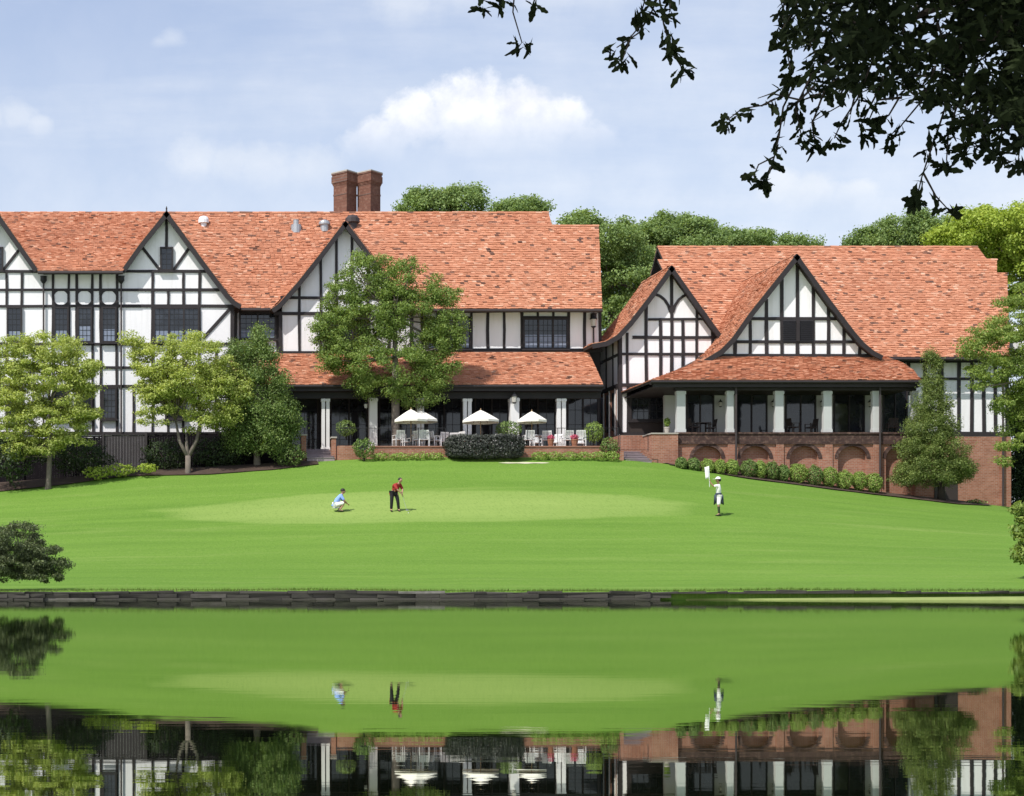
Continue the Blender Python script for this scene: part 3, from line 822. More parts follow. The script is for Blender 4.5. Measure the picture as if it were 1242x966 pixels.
# chimney stacks set diagonally on one base
def diag(mb, cx, cy, r, z0, z1, mi=0):
    mb.add([(cx, cy - r, z0), (cx + r, cy, z0), (cx, cy + r, z0), (cx - r, cy, z0), (cx, cy - r, z1), (cx + r, cy, z1), (cx, cy + r, z1), (cx - r, cy, z1)],
           [(0, 1, 5, 4), (1, 2, 6, 5), (2, 3, 7, 6), (3, 0, 4, 7), (4, 5, 6, 7), (3, 2, 1, 0)], mi)
chd = 109.0
for ci, cpx in enumerate((418.6, 447.4)):
    cx = wx(cpx, chd); z0 = RZ - 2.0; zt = wz(211, chd); sh_ = .006 * ci
    b = MB(); r = 14.5 * chd / FPX
    diag(b, cx, chd, r * .965, z0, zt - .9)
    seq = ((.9, .98), (.82, 1.03), (.74, 1.08), (.66, 1.15), (.24, 1.09), (.12, 1.16))
    for k, (dz, rr) in enumerate(seq):
        diag(b, cx, chd, r * rr, zt - dz + sh_, zt - (seq[k + 1][0] if k < 5 else .02) - .001 + sh_)
    diag(b, cx, chd, r * 1.0, zt - 1.5, zt - 1.38)
    ch = b.build('chimney', M['brick_chimney'], club)
    p = MB(); diag(p, cx, chd, r * 1.17, zt - .019 + sh_, zt + .06 + sh_); p.build('chimney_cap', M['pot_stone'], ch)
MB().box(wx(402, chd), wx(464, chd), chd - .8, chd + .8, RZ - 3, RZ + .12).build('chimney_base', M['brick_chimney'], club)

# vents on the roof
def on_roof(px, py, d): return Vector((wx(px, d), d, wz(py, d)))
p = on_roof(247, 273, 106.6); b = MB(); b.lathe(p, [(.2, -.5), (.2, .1), (.34, .12), (.34, .34), (.27, .5), (.12, .56)], 12); b.build('roof_vent', M['vent_white'], club, smooth=False)
p = on_roof(359, 274, 106.3); b = MB(); b.lathe(p, [(.36, -.5), (.34, .04), (.18, .08), (.18, .36), (.21, .38)], 12); b.build('roof_vent', M['steel'], club)
p = on_roof(393.5, 274, 106.3); b = MB(); b.lathe(p, [(.28, -.4), (.28, .03), (.38, .06), (.38, .16), (.29, .30), (.1, .38)], 14); b.build('roof_vent', M['steel'], club)
p = on_roof(427.5, 273, 106.2); b = MB(); b.lathe(p, [(.3, -.4), (.3, .1), (.48, .14), (.46, .4), (.3, .58), (.1, .64)], 10); b.build('roof_vent', M['downpipe'], club)

# ------------------------------------------------------------------ right wing
wing = thing('clubhouse_wing', 'right-hand half-timbered wing with sweeping tiled gables over a columned porch on brick arches', 'clubhouse', (wx(980, 101), 102, 6.5))
G1_L = rake([(718, 417.5), (735, 414.5), (748, 407), (763, 391), (784, 364), (814.5, 322)], VD)
G1_R = rake([(814.5, 322), (838, 355), (866, 394), (884, 418)], VD)
xw = wx(751, D); xr = wx(1223, D)
g1 = lower([q for q in G1_L if q[0] > xw], .22) + lower(G1_R[1:], .22)
z751 = np.interp(xw, [q[0] for q in G1_L], [q[1] for q in G1_L]) - .22
MB().prism([(xw, GR - 1), (wx(886, D), GR - 1), (wx(886, D), wz(421, D))] + list(reversed(g1)) + [(xw, z751)], D, D + .5).build('wall', M['stucco'], wing)
mb = MB(); mb.box(xw, xw + .3, D + .502, 104.8, wz(467, D), wz(409, D) ); mb.box(xw + .31, xr, 100.6, 112, GR - 1.5, 14.2)
mb.box(wx(1060, D), wx(1223, D), D + .01, 100.59, wz(528, D), wz(434, D))
mb.build('wall', M['stucco'], wing)
mb = MB(); mb.box(xw + .004, xw + .29, D + .502, 104.8, GR - 1, wz(467, D) - .01); mb.build('wall', M['brick'], wing)
# timbers on the first gable
mb = MB(); F = Facade(D, mb)
F.h(786, 864, 387.5); F.h(767, 879, 409.5); F.h(752, 884, 430); F.h(752, 884, 467.5, .22)
F.v(814.5, 328, 467.5, .2)
for x, y0, y1 in ((783.5, 371, 467.5), (845, 372, 467.5), (760.5, 404, 467.5), (801, 387, 467.5), (828, 387, 467.5), (864, 397, 467.5), (880, 416, 467.5), (752.3, 409, 527), (761.5, 467, 527)): F.v(x, y0, y1, .2 if x < 753 else .17)
for s in (-1, 1):
    pts = [(814.5 + s * 20.5, 357), (814.5 + s * 14, 359.5), (814.5 + s * 8.5, 364), (814.5 + s * 4, 371), (814.5 + s * 1.5, 379)]
    for i in range(4): F.l(pts[i], pts[i + 1], .16, .05 + .001 * i)
F.h(752, 820, 526.5, .2)
# timbers of the side wall
for zz, w in ((wz(430, D), .16), (wz(467.5, D), .24)): mb.box(xw - .06, xw + .01, D + .02, 104.8, zz - w / 2, zz + w / 2)
for yy in (101.2, 102.6, 104.0): mb.box(xw - .05, xw + .01, yy - .08, yy + .08, wz(467, D), wz(411, D))
mb.box(xw - .055, xw + .01, D + .0, D + .18, wz(527, D), wz(410, D))
mb.build('timber_frame', M['timber'], wing)
mb = MB()
for yy in (100.7, 101.9, 103.1): mb.box(xw - .06, xw + .002, yy, yy + .12, wz(527, D), wz(469, D)); mb.box(xw - .02, xw + .003, yy + .12, yy + .75, wz(520, D), wz(474, D), 1)
mb.build('side_window', [M['white_paint'], M['glass']], wing)
fwindow(wing, D - .05, 763, 470, 806, 511, lights=1, cols=5, rows=4, fw=.12)
mb = MB(); mb.box(wx(763, D), wx(812, D), D - .04, D + .01, wz(526, D), wz(512.5, D)); mb.build('window_panel', M['timber_brown'], wing)
gable_roof(wing, G1_L, G1_R, VD, 104.9)

# second gable over the porch
G2D, G2V = 97.0, 96.4
G2_R = rake([(966.5, 308), (1005.5, 362), (1036.7, 403), (1048, 416), (1060, 426), (1071, 431.5)], G2V)
G2_L = rake([(853, 437), (874, 424.5), (888, 410), (909, 380), (966.5, 308)], G2V)
b0 = wz(432.5, G2D)
ga = [q for q in lower(G2_L, .22) if q[1] > b0 + .05]; gb = [q for q in lower(G2_R[1:], .22) if q[1] > b0 + .05]
MB().prism([(wx(862, G2D), b0), (wx(1062, G2D), b0)] + list(reversed(ga + gb)), G2D, 101.0).build('gable', M['stucco'], wing)
mb = MB(); F = Facade(G2D, mb)
F.h(911, 1024, 387, .18); F.h(889, 1046, 415, .18); F.h(868, 1062, 432, .26, .075)
for x, y0 in ((967, 313), (948.3, 337), (986, 335), (929.3, 363), (1004.5, 362), (910, 389), (1023.5, 388), (891.5, 416), (1042.5, 412), (875, 428), (1055, 426)): F.v(x, y0, 432, .19)
mb.build('timber_frame', M['timber'], wing)
mb = MB(); zt, zb = wz(388, G2D), wz(414.5, G2D); xa, xb = wx(948.6, G2D), wx(985.7, G2D)
mb.box(xa, xb, G2D - .03, G2D + .01, zb, zt)
n = 11
for i in range(n):
    z = zb + (zt - zb) * (i + .5) / n
    mb.add([(xa, G2D - .11, z - .05), (xb, G2D - .11, z - .05), (xb, G2D - .035, z + .05), (xa, G2D - .035, z + .05), (xa, G2D - .11, z - .07), (xb, G2D - .11, z - .07)], [(0, 1, 2, 3), (4, 5, 1, 0)])
lv = mb.build('louvred_vent', M['louvre'], wing)
MB().box(wx(967, G2D) - .1, wx(967, G2D) + .1, G2D - .14, G2D - .03, zb, zt).build('mullion', M['timber'], lv)
# roof of the second gable: the left slope sweeps down into the porch roof
SWD = 94.4
low = Vector((wx(789, SWD), SWD, wz(462, SWD)))
mid = W(820, 450.5, 95.5)
lf = [low, mid] + at_d(G2_L, G2V)
lbk = [Vector((low.x, 99.95, low.z)), Vector((mid.x, 99.95, mid.z))] + [Vector((x, 105.6, z)) for x, z in G2_L]
lbk[2].y = 99.95; lbk[3].y = 100.6; lbk[4].y = 103.0
mb = MB()
roof_sheet(mb, lf, lbk, out=Vector((-.7, 0, .7)), thick=.14)
R_ = list(reversed(G2_R))
roof_sheet(mb, at_d(R_, G2V), at_d(R_, 105.6), out=Vector((.7, 0, .7)))
ridge_caps(mb, (G2_R[0][0], G2V + .5, G2_R[0][1]), (G2_R[0][0], 105.6, G2_R[0][1]))
g2r = mb.build('gable_roof', [M['soffit'], M['tile']], wing)
mb = MB(); bargeboard(mb, G2_L, G2V - .07, G2V + .06); bargeboard(mb, G2_R, G2V - .07, G2V + .06)
mb.build('bargeboard', M['timber'], g2r)
mb = MB()                                         # pale verge under the swept foot
mb.tube([low + Vector((0, .0, -.16)), mid + Vector((0, 0, -.18)), Vector((G2_L[0][0], G2V, G2_L[0][1] - .2))], .10, 6)
mb.build('verge_board', M['timber'], g2r)
# main roof of the wing
ed = 99.0; ez = wz(433.5, ed); sl_ = (wz(315, 106.6) - ez) / (106.6 - ed)
def zr(d): return ez + (d - ed) * sl_
mb = MB()
dm = 105.5
roof_sheet(mb, [(wx(1052, ed), ed, ez), (wx(1052, ed), dm, zr(dm))], [(wx(1224.5, ed), ed, ez), (wx(1221.5, dm), dm, zr(dm))])
roof_sheet(mb, [(wx(1052, ed), dm, zr(dm)), (wx(1052, ed), 106.6, zr(106.6))], [(wx(1209, dm), dm, zr(dm)), (wx(1209, 106.6), 106.6, zr(106.6))])
roof_sheet(mb, [(wx(845, 100.3), 100.3, zr(100.3)), (wx(797.5, 106.6), 106.6, zr(106.6))], [(wx(1052, ed), 100.3, zr(100.3)), (wx(1052, ed), 106.6, zr(106.6))])
r0d = 108.0; r0z = wz(299.5, r0d)
roof_sheet(mb, [(wx(797, r0d), 106.7, zr(106.6) - .05), (wx(797, r0d), r0d, r0z)], [(wx(1185, r0d), 106.7, zr(106.6) - .05), (wx(1185, r0d), r0d, r0z)])
roof_sheet(mb, [(wx(1185, r0d), 115, 15), (wx(1185, r0d), r0d, r0z)], [(wx(797, r0d), 115, 15), (wx(797, r0d), r0d, r0z)], tw=.6, course=.5)
ridge_caps(mb, (wx(797, r0d), r0d, r0z), (wx(1185, r0d), r0d, r0z)); ridge_caps(mb, (wx(1040, 106.6), 106.6, zr(106.6)), (wx(1209, 106.6), 106.6, zr(106.6)))
mb.build('roof', [M['soffit'], M['tile']], wing)
mb = MB()
for (xa, za, da, yb) in ((wx(1222, 103), 14.2, 99.6, 106.4),):
    mb.add([(xa - .5, 99.8, 13.9), (xa - .5, 106.4, 13.9), (xa - .5, 106.4, zr(106.4) - .3), (xa - .5, 99.8, zr(99.8) - .3), (xa - .1, 99.8, 13.9), (xa - .1, 106.4, 13.9), (xa - .1, 106.4, zr(106.4) - .9), (xa - .1, 99.8, zr(99.8) - .3)],
           [(0, 1, 2, 3), (7, 6, 5, 4), (0, 3, 7, 4), (3, 2, 6, 7), (1, 5, 6, 2)])
mb.build('end_gable', M['stucco'], wing)
mb = MB(); mb.tube([(wx(1060, 98.9), 98.9, ez - .12), (wx(1224, 98.9), 98.9, ez - .12)], .09, 8); mb.build('gutter', M['downpipe'], wing)
# timber of the right-hand end
mb = MB(); F = Facade(D + .01, mb)
F.h(1060, 1222, 438, .24); F.h(1060, 1206, 459.5, .17); F.h(1060, 1222, 527, .3, .08)
for x in (1083, 1102, 1122, 1142, 1163, 1178.5, 1193, 1207, 1221): F.v(x, 437, 527, .2)
mb.build('timber_frame', M['timber'], wing)

# porch of the wing
PD = 95.0
pzT, pzE = wz(432.5, 97.0), wz(461.5, SWD)
mb = MB()
roof_sheet(mb, [(low.x, SWD, pzE), (mid.x, mid.y, mid.z), (G2_L[0][0], G2V, G2_L[0][1]), (wx(862, 97.2), 97.15, pzT + .06)],
               [(wx(1117, SWD), SWD, pzE), (wx(1108, 95.5), 95.5, pzE + (pzT - pzE) * .41), (wx(1096, 96.3), 96.3, pzE + (pzT - pzE) * .7), (wx(1072, 97.1), 97.15, pzT + .06)])
prr = mb.build('porch_roof', [M['soffit'], M['tile']], wing)
mb = MB()
roof_sheet(mb, [(wx(1117, SWD), SWD, pzE), (wx(1096, 96.3), 96.3, pzE + (pzT - pzE) * .7), (wx(1068, 97.1), 97.2, pzT + .1)], [(wx(1117, SWD), 99.98, pzE), (wx(1096, 96.3), 99.98, pzE + (pzT - pzE) * .7), (wx(1068, 97.1), 99.98, pzT + .1)], out=Vector((.6, 0, .6)), thick=.1)
mb.build('porch_roof_end', [M['soffit'], M['tile']], wing)
mb = MB()
mb.box(low.x + .15, wx(1116, SWD), SWD + .06, SWD + .18, pzE - .38, pzE - .17); mb.tube([(low.x, SWD - .06, pzE - .1), (wx(1117, SWD), SWD - .06, pzE - .1)], .085, 8)
mb.box(wx(818, PD), wx(1110, PD), 94.85, 95.2, pzE - .52, pzE - .385)
mb.box(low.x + .2, wx(1112, PD), SWD + .19, 99.9, pzE - .37, pzE - .30)
mb.build('fascia', M['timber'], prr)
PF = wz(525, PD)                                  # porch floor
for (a, b) in ((820.5, 831), (881.5, 889.5), (940, 950), (998.5, 1008.5), (1058, 1067), (1106, 1113)):
    x0, x1 = wx(a, PD), wx(b, PD); w = .03
    c = MB(); c.box(x0, x1, PD - .05, PD + .2, PF, pzE - .53)
    c.box(x0 - w, x1 + w, PD - .05 - w, PD + .2 + w, PF, PF + .2); c.box(x0 - w, x1 + w, PD - .05 - w, PD + .2 + w, pzE - .72, pzE - .56)
    c.build('porch_column', M['shade_grey_column'], wing)
BW = 98.4
mb = MB(); mb.box(wx(806, BW), wx(1112, BW), BW, BW + .25, PF, pzE - .38); mb.build('porch_back_wall', M['grey_paint'], wing)
for (a, b) in ((832, 865.5), (892, 930), (952, 989), (1010.5, 1048), (1070, 1100)):
    window(wing, BW - .03, wx(a, BW), wx(b, BW), PF + .02, wz(470, BW), lights=2, cols=1, rows=1, name='porch_screen', sill=False, fw=.07)
for px in (872, 936, 995, 1053): lantern(wing, wx(px, BW), BW - .26, wz(494, BW), .9)
# brick base with closed arches
mb = MB(); bx0, bx1 = wx(820, PD), wx(1110, PD); zb = 4.6; zc = wz(539, PD)
mb.box(bx0, bx1, 95.22, 98.3, zb, PF - .012)
cents = (857, 915, 974.5, 1033, 1091)
edges = [wx(820, PD)] + [wx((cents[i] + cents[i + 1]) / 2, PD) for i in range(4)] + [bx1]
zs, zt_, hw = wz(556.5, PD), wz(541.5, PD), wx(150 + 17.5, PD)
for i, c in enumerate(cents):
    xc = wx(c, PD)
    arc = [(xc + hw * math.cos(PI * k / 14), zs + (zt_ - zs) * math.sin(PI * k / 14)) for k in range(15)]
    mb.prism([(edges[i], zb), (xc - hw, zb)] + arc[::-1] + [(xc + hw, zb), (edges[i + 1], zb), (edges[i + 1], zc), (edges[i], zc)], 94.9, 95.219)
for e in edges[1:-1]: mb.box(e - .22, e + .22, 94.82, 94.899, zb, zc)
base = mb.build('brick_base', M['brick'], wing)
for c in cents:
    xc = wx(c, PD); b = MB()
    for k in range(14):
        a0, a1 = PI * k / 14, PI * (k + 1) / 14
        q = lambda a, s: (xc + (hw + s) * math.cos(a), zs + (zt_ - zs + s) * math.sin(a))
        b.prism([q(a0, 0), q(a1, 0), q(a1, .2), q(a0, .2)], 94.87, 94.95)
    b.build('brick_arch', M['brick_dark'], base)
mb = MB(); mb.box(bx0 - .05, bx1 + .05, 94.80, 95.3, zc, wz(527, PD)); mb.box(bx0 - .08, bx1 + .08, 94.74, 95.3, wz(527, PD) + .002, PF)
mb.build('coping_band', M['brick_dark'], wing)
# brick of the right-hand end and the stair block
mb = MB(); mb.box(wx(1060, D), xr + .05, D - .12, D + .55, 3.6, wz(530, D)); mb.box(xr - .55, xr + .06, D - .2, D - .121, 3.6, wz(531, D))
mb.build('brick_end_wall', M['brick'], wing)
mb = MB(); mb.box(wx(1132, D), wx(1160, D), D - .16, D - .10, 4.5, wz(572, D)); mb.build('dark_wall_panel', M['timber_brown'], wing)  # flat dark panel low on the brick wall
mb = MB(); mb.box(wx(788, PD), wx(819.6, PD), 94.6, 99.9, 6.5, wz(527.5, PD)); mb.box(wx(752, 96.2), wx(787.5, 96.2), 96.2, 99.9, 6.5, wz(528, 96.2))
sb = mb.build('stair_block', M['brick'], wing)
mb = MB(); mb.box(wx(787, PD), wx(819.8, PD), 94.55, 99.9, wz(527.5, PD) + .002, wz(526, PD)); mb.build('coping', M['pot_stone'], sb)
for px, y0, y1, d in ((892, 464, 572, 94.75), (1066.5, 464, 582, 94.75), (1215.5, 440, 622, 99.7)):
    b = MB(); b.tube([(wx(px, d), d - .1, wz(y0, d)), (wx(px, d), d - .1, wz(y1, d))], .06, 8); b.build('downpipe', M['downpipe'] if d < 95 else M['downpipe'], wing)
# ------------------------------------------------------------------ terrace and steps
mb = MB(); tx0, tx1 = wx(452, 94), wx(752, 94); tf = 94.0
mb.box(wx(345, 97), wx(752, 97), 96.8, 101.4, 6.5, FLZ); mb.box(tx0, tx1, tf, 96.79, 6.5, FLZ - .09)
o = mb.build('terrace_wall', M['brick']); tag(o, 'low brick retaining wall and platform of the dining terrace', 'terrace', kind='structure')
mb = MB(); mb.box(tx0 - .03, tx1, tf - .04, 96.795, FLZ - .088, FLZ - .01); mb.build('coping', M['paver'], o)
def steps(name, label, x0, x1, y0, n, run, z0, z1, mat):
    mb = MB(); rise = (z1 - z0) / n
    for i in range(n):
        mb.box(x0 + .001 * i, x1 - .001 * i, y0 + run * i, y0 + run * n, z0 - (.6 if i == 0 else 0) + rise * i + (0.001 if i else 0), z0 + rise * (i + 1) - .03)
        mb.box(x0 - .02, x1 + .02, y0 + run * i - .03, y0 + run * (i + 1) + .001 * i, z0 + rise * (i + 1) - .029, z0 + rise * (i + 1))
    return tag(mb.build(name, mat), label, 'steps')
zs0 = wz(558, 93.6)
steps('stone_steps', 'flight of grey stone steps from the lawn up to the left end of the porch', wx(372, 94), wx(405, 94), 93.7, 6, .5, zs0, FLZ, M['step'])
steps('stone_steps', 'short grey stone steps beside the brick stair block of the right wing', wx(756, 94), wx(787, 94), 93.5, 6, .42, wz(561, 93.5), wz(547, 95.2), M['step'])
def pier(name, label, x0, x1, y0, y1, z0, z1, cap=True):
    mb = MB(); mb.box(x0, x1, y0, y1, z0, z1); o = mb.build(name, M['brick'])
    if cap: MB().box(x0 - .05, x1 + .05, y0 - .05, y1 + .05, z1 + .001, z1 + .08).build('coping', M['pot_stone'], o)
    return tag(o, label, 'brick pier')
pier('brick_pier', 'small brick pier left of the porch steps', wx(365, 94.5), wx(371, 94.5), 94.3, 94.8, 7, wz(529, 94.5))
pier('brick_pier', 'slender brick pier right of the porch steps', wx(402, 94.5), wx(407, 94.5), 94.3, 94.8, 7, wz(532, 94.5))
pier('brick_wall_stub', 'low square brick wall between the porch steps and a clipped shrub', wx(409.5, 94), wx(431, 94), 93.9, 94.7, 7, wz(541, 94), False)
pier('brick_pier', 'dark little brick pier left of the stair block steps', wx(751, 93.6), wx(755.3, 93.6), 93.4, 93.8, 7, wz(548, 93.6), False)
def railing(name, label, pts, z0, h, step=1.6, bal=.14):
    mb = MB(); P = [Vector(p) for p in pts]
    o = None
    mb.tube([p + Vector((0, 0, h)) for p in P], .018, 6)
    mb.tube([p + Vector((0, 0, .10)) for p in P], .012, 6)
    r = mb.build(name, M['iron'])
    bb = MB()
    for i in range(len(P) - 1):
        L = (P[i + 1] - P[i]).length; n = max(1, round(L / step)); m = max(1, round(L / bal))
        for k in range(n + 1): q = lerp(P[i], P[i + 1], k / n); MB().tube([q, q + Vector((0, 0, h + .02))], .02, 6).build('post', M['iron'], r)
        for k in range(1, m): q = lerp(P[i], P[i + 1], k / m); bb.tube([q + Vector((0, 0, .1)), q + Vector((0, 0, h))], .005, 4, caps=False)
    bb.build('balusters', M['iron'], r)
    return tag(r, label, 'railing')
ry = 94.15
railing('iron_railing', 'thin iron railing along the terrace edge from the left steps to the grey hedge', [(wx(410, ry), ry, FLZ), (wx(540, ry), ry, FLZ)], FLZ, 1.02)
railing('iron_railing', 'thin iron railing along the terrace edge right of the grey hedge', [(wx(640, ry), ry, FLZ), (wx(750, ry), ry, FLZ)], FLZ, 1.02)
railing('iron_railing', 'dark iron stair railing in front of the sunlit brick stair wall', [(wx(752, 93.9), 93.9, wz(548, 93.9)), (wx(786, 93.9), 93.9, wz(548, 93.9))], 0, .95, bal=.22)

# ------------------------------------------------------------------ fence at left
def fence(name, label, px0, px1, d, ytop, mat, bw=.15, gap=.002, rs=5, lattice=False):
    r = random.Random(rs)
    x0, x1 = wx(px0, d), wx(px1, d)
    mb = MB(); x = x0; k = 0
    while x < x1 - .02:
        w = min(bw, x1 - x); g = gz(x, d) - .3
        zt = wz(np.interp(x + w / 2, [x0, x1], ytop), d) + r.uniform(-.025, .025)
        mb.box(x, x + w - gap, d - .02 + r.uniform(-.008, .008), d + .012, g, zt); x += w; k += 1
    o = mb.build(name, mat)
    zA, zB = wz(ytop[0], d), wz(ytop[1], d)
    r2 = MB()
    r2.add([(x0, d - .06, zA + .03), (x1, d - .06, zB + .03), (x1, d + .06, zB + .03), (x0, d + .06, zA + .03), (x0, d - .06, zA + .09), (x1, d - .06, zB + .09), (x1, d + .06, zB + .09), (x0, d + .06, zA + .09)],
           [(0, 3, 2, 1), (4, 5, 6, 7), (0, 1, 5, 4), (2, 3, 7, 6), (1, 2, 6, 5), (3, 0, 4, 7)])
    r2.build('top_rail', mat, o)
    n = max(1, round((x1 - x0) / 2.4))
    for i in range(n + 1):
        x = lerp(x0, x1, i / n); g = gz(x, d)
        MB().box(x - .07, x + .07, d - .12, d - .021, g - .3, wz(np.interp(x, [x0, x1], ytop), d) + .12).build('post', mat, o)
    return tag(o, label, 'fence')
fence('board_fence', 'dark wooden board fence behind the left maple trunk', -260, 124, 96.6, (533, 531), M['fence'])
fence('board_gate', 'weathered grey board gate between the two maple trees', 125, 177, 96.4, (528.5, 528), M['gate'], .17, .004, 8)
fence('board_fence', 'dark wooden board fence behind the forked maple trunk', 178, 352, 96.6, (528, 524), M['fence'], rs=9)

# ------------------------------------------------------------------ dining furniture
def umbrella(px, ytop, ybase, d, half_px, label, first=[None]):
    z = FLZ; h = wz(ytop, d) - z; r = half_px * d / FPX; hb = wz(ybase, d) - z
    t_ = thing('patio_umbrella', label, 'umbrella', (wx(px, d), d, z), 'cream umbrellas on the terrace')
    o = Vector((wx(px, d), d, z))
    b = MB(); n = 8
    v = [o + Vector((0, 0, h))]; f = []
    rings = 4
    for j in range(1, rings + 1):
        for k in range(n * 2):
            a = 2 * PI * k / (n * 2) + .2; u = j / rings
            sag = 1 - (.06 * u if k % 2 else 0)
            zz = h - (h - hb) * (u ** 1.12) - (.05 * u * (1 - u) * 4 if k % 2 else 0) * .4
            v.append(o + Vector((r * u * sag * math.cos(a), r * u * sag * math.sin(a), zz)))
    m = n * 2
    for k in range(m): f.append((0, 1 + k, 1 + (k + 1) % m))
    for j in range(rings - 1):
        for k in range(m): f.append((1 + j * m + k, 1 + (j + 1) * m + k, 1 + (j + 1) * m + (k + 1) % m, 1 + j * m + (k + 1) % m))
    c = len(v)
    for k in range(m):
        p = v[1 + (rings - 1) * m + k]; v.append(p + Vector((0, 0, -.12)))
    for k in range(m): f.append((1 + (rings - 1) * m + k, c + k, c + (k + 1) % m, 1 + (rings - 1) * m + (k + 1) % m))
    b.add(v, f).build('canopy', M['canvas'], t_)
    p = MB(); p.tube([o, o + Vector((0, 0, h - .03))], .025, 8); p.lathe(o + Vector((0, 0, h)), [(.03, -.02), (.04, .03), (.015, .09)], 8); p.build('pole', M['wood_pole'], t_)
    rb = MB()
    for k in range(n):
        a = 2 * PI * k / n + .2
        rb.tube([o + Vector((.03 * math.cos(a), .03 * math.sin(a), h - .08)), o + Vector((r * .97 * math.cos(a), r * .97 * math.sin(a), hb - .02))], .010, 4)
    rb.build('ribs', M['wood_pole'], t_)
    s = MB(); s.lathe(o, [(.26, 0), (.26, .06), (.06, .09), (.05, .3)], 12); s.build('stand', M['iron'], t_)
UM = [(498.5, 496.5, 510, 94.8, 21, 'cream umbrella at the left of the overlapping pair near the big tree'), (510.5, 498, 510, 95.7, 21, 'cream umbrella at the right of the overlapping pair, partly behind its neighbour'),
      (583, 497.5, 510.5, 95.0, 23, 'wide cream umbrella above the left half of the grey hedge'), (645, 499, 510.5, 95.0, 18.5, 'small cream umbrella right of the clipped dome shrub')]
for u in UM: umbrella(*u)

def table(x, y, label, r=.5):
    o = Vector((x, y, FLZ)); t_ = thing('round_table', label, 'table', o, 'white tables on the terrace')
    b = MB(); b.lathe(o, [(r - .03, .71), (r, .72), (r, .745), (r - .01, .75)], 20); b.build('table_top', M['chair_white'], t_)
    b = MB(); b.lathe(o, [(.22, 0), (.22, .03), (.05, .06), (.04, .4), (.05, .68), (.16, .709)], 12); b.build('pedestal', M['chair_white'], t_)
table(wx(498.5, 95.4) + .55, 95.4, 'white round table under the overlapping pair of umbrellas', .55)
table(wx(583, 95.6), 96.1, 'white round table under the wide umbrella behind the grey hedge')
table(wx(645, 95.6) + .5, 95.9, 'white round table under the small umbrella')
table(wx(700, 95.6), 95.9, 'white round table left of the ball topiary without an umbrella')

def chair_proto():
    t_ = thing('garden_armchair', 'x', 'chair', (0, 0, 0), 'white armchairs on the terrace')
    b = MB(); b.box(-.25, .25, -.24, .24, .40, .44)
    for i in range(4): b.box(-.24 + .0, .24, -.235 + i * .12, -.235 + i * .12 + .10, .441, .452)
    b.build('seat', M['chair_white'], t_)
    b = MB()
    def bp(x0, x1, z0, z1, th=.03):
        a0, a1 = .20 + (z0 - .44) * .18, .20 + (z1 - .44) * .18
        b.add([(x0, a0, z0), (x1, a0, z0), (x1, a0 + th, z0), (x0, a0 + th, z0), (x0, a1, z1), (x1, a1, z1), (x1, a1 + th, z1), (x0, a1 + th, z1)],
              [(0, 3, 2, 1), (4, 5, 6, 7), (0, 1, 5, 4), (1, 2, 6, 5), (2, 3, 7, 6), (3, 0, 4, 7)])
    bp(-.26, .26, .86, .94); bp(-.26, .26, .50, .55); bp(-.26, -.21, .45, .86); bp(.21, .26, .45, .86)
    for i in range(5): bp(-.18 + i * .078, -.18 + i * .078 + .052, .55, .86, .02)
    b.build('backrest', M['chair_white'], t_)
    for sx in (-1, 1):
        b = MB(); b.box(sx * .29 - .03, sx * .29 + .03, -.24, .24, .64, .665); b.build('armrest', M['chair_white'], t_)
        for yy, h in ((-.22, .638), (.22, .638)):
            b = MB(); b.box(sx * .275 - .022, sx * .275 + .022, yy - .022, yy + .022, 0, h); b.build('leg', M['chair_white'], t_)
    return t_
CH = [(483, 94.7, 200, 'white armchair left of the table under the overlapping umbrellas, back to the left column'),
      (491, 96.3, 20, 'white armchair on the far side of the table under the overlapping umbrellas'),
      (514, 94.6, 175, 'bright white armchair with its back to the lawn under the overlapping umbrellas'),
      (508, 95.0, 150, 'white armchair half behind the bright one under the overlapping umbrellas'),
      (528, 95.2, 110, 'white armchair at the right of the table under the overlapping umbrellas'),
      (536, 95.8, 200, 'white armchair between the overlapping umbrellas and the grey hedge'),
      (551, 96.2, 170, 'white armchair just above the left end of the grey hedge'),
      (565, 95.4, 120, 'white armchair above the left half of the grey hedge below the wide umbrella'),
      (599, 96.4, -60, 'white armchair at the right of the table behind the grey hedge'),
      (641, 94.7, 185, 'white armchair just right of the grey hedge beside the railing'),
      (650, 96.9, 10, 'white armchair directly under the small umbrella'),
      (664, 95.0, 160, 'white armchair right of the small umbrella with its back to the lawn'),
      (675, 96.6, -40, 'white armchair in front of the doubled porch column'),
      (688, 94.8, 190, 'white armchair left of the table without an umbrella'),
      (704, 94.7, 170, 'white armchair with its back to the lawn below the table without an umbrella'),
      (703, 97.2, 0, 'white armchair on the far side of the table without an umbrella')]
c0 = chair_proto()
for i, (px, y, a, lab) in enumerate(CH):
    o = c0 if i == 0 else copy_tree(c0)
    o.location = (wx(px, y), y, FLZ - (.0 if y >= 96.8 else .01)); o.rotation_euler = (0, 0, math.radians(a)); o['label'] = lab
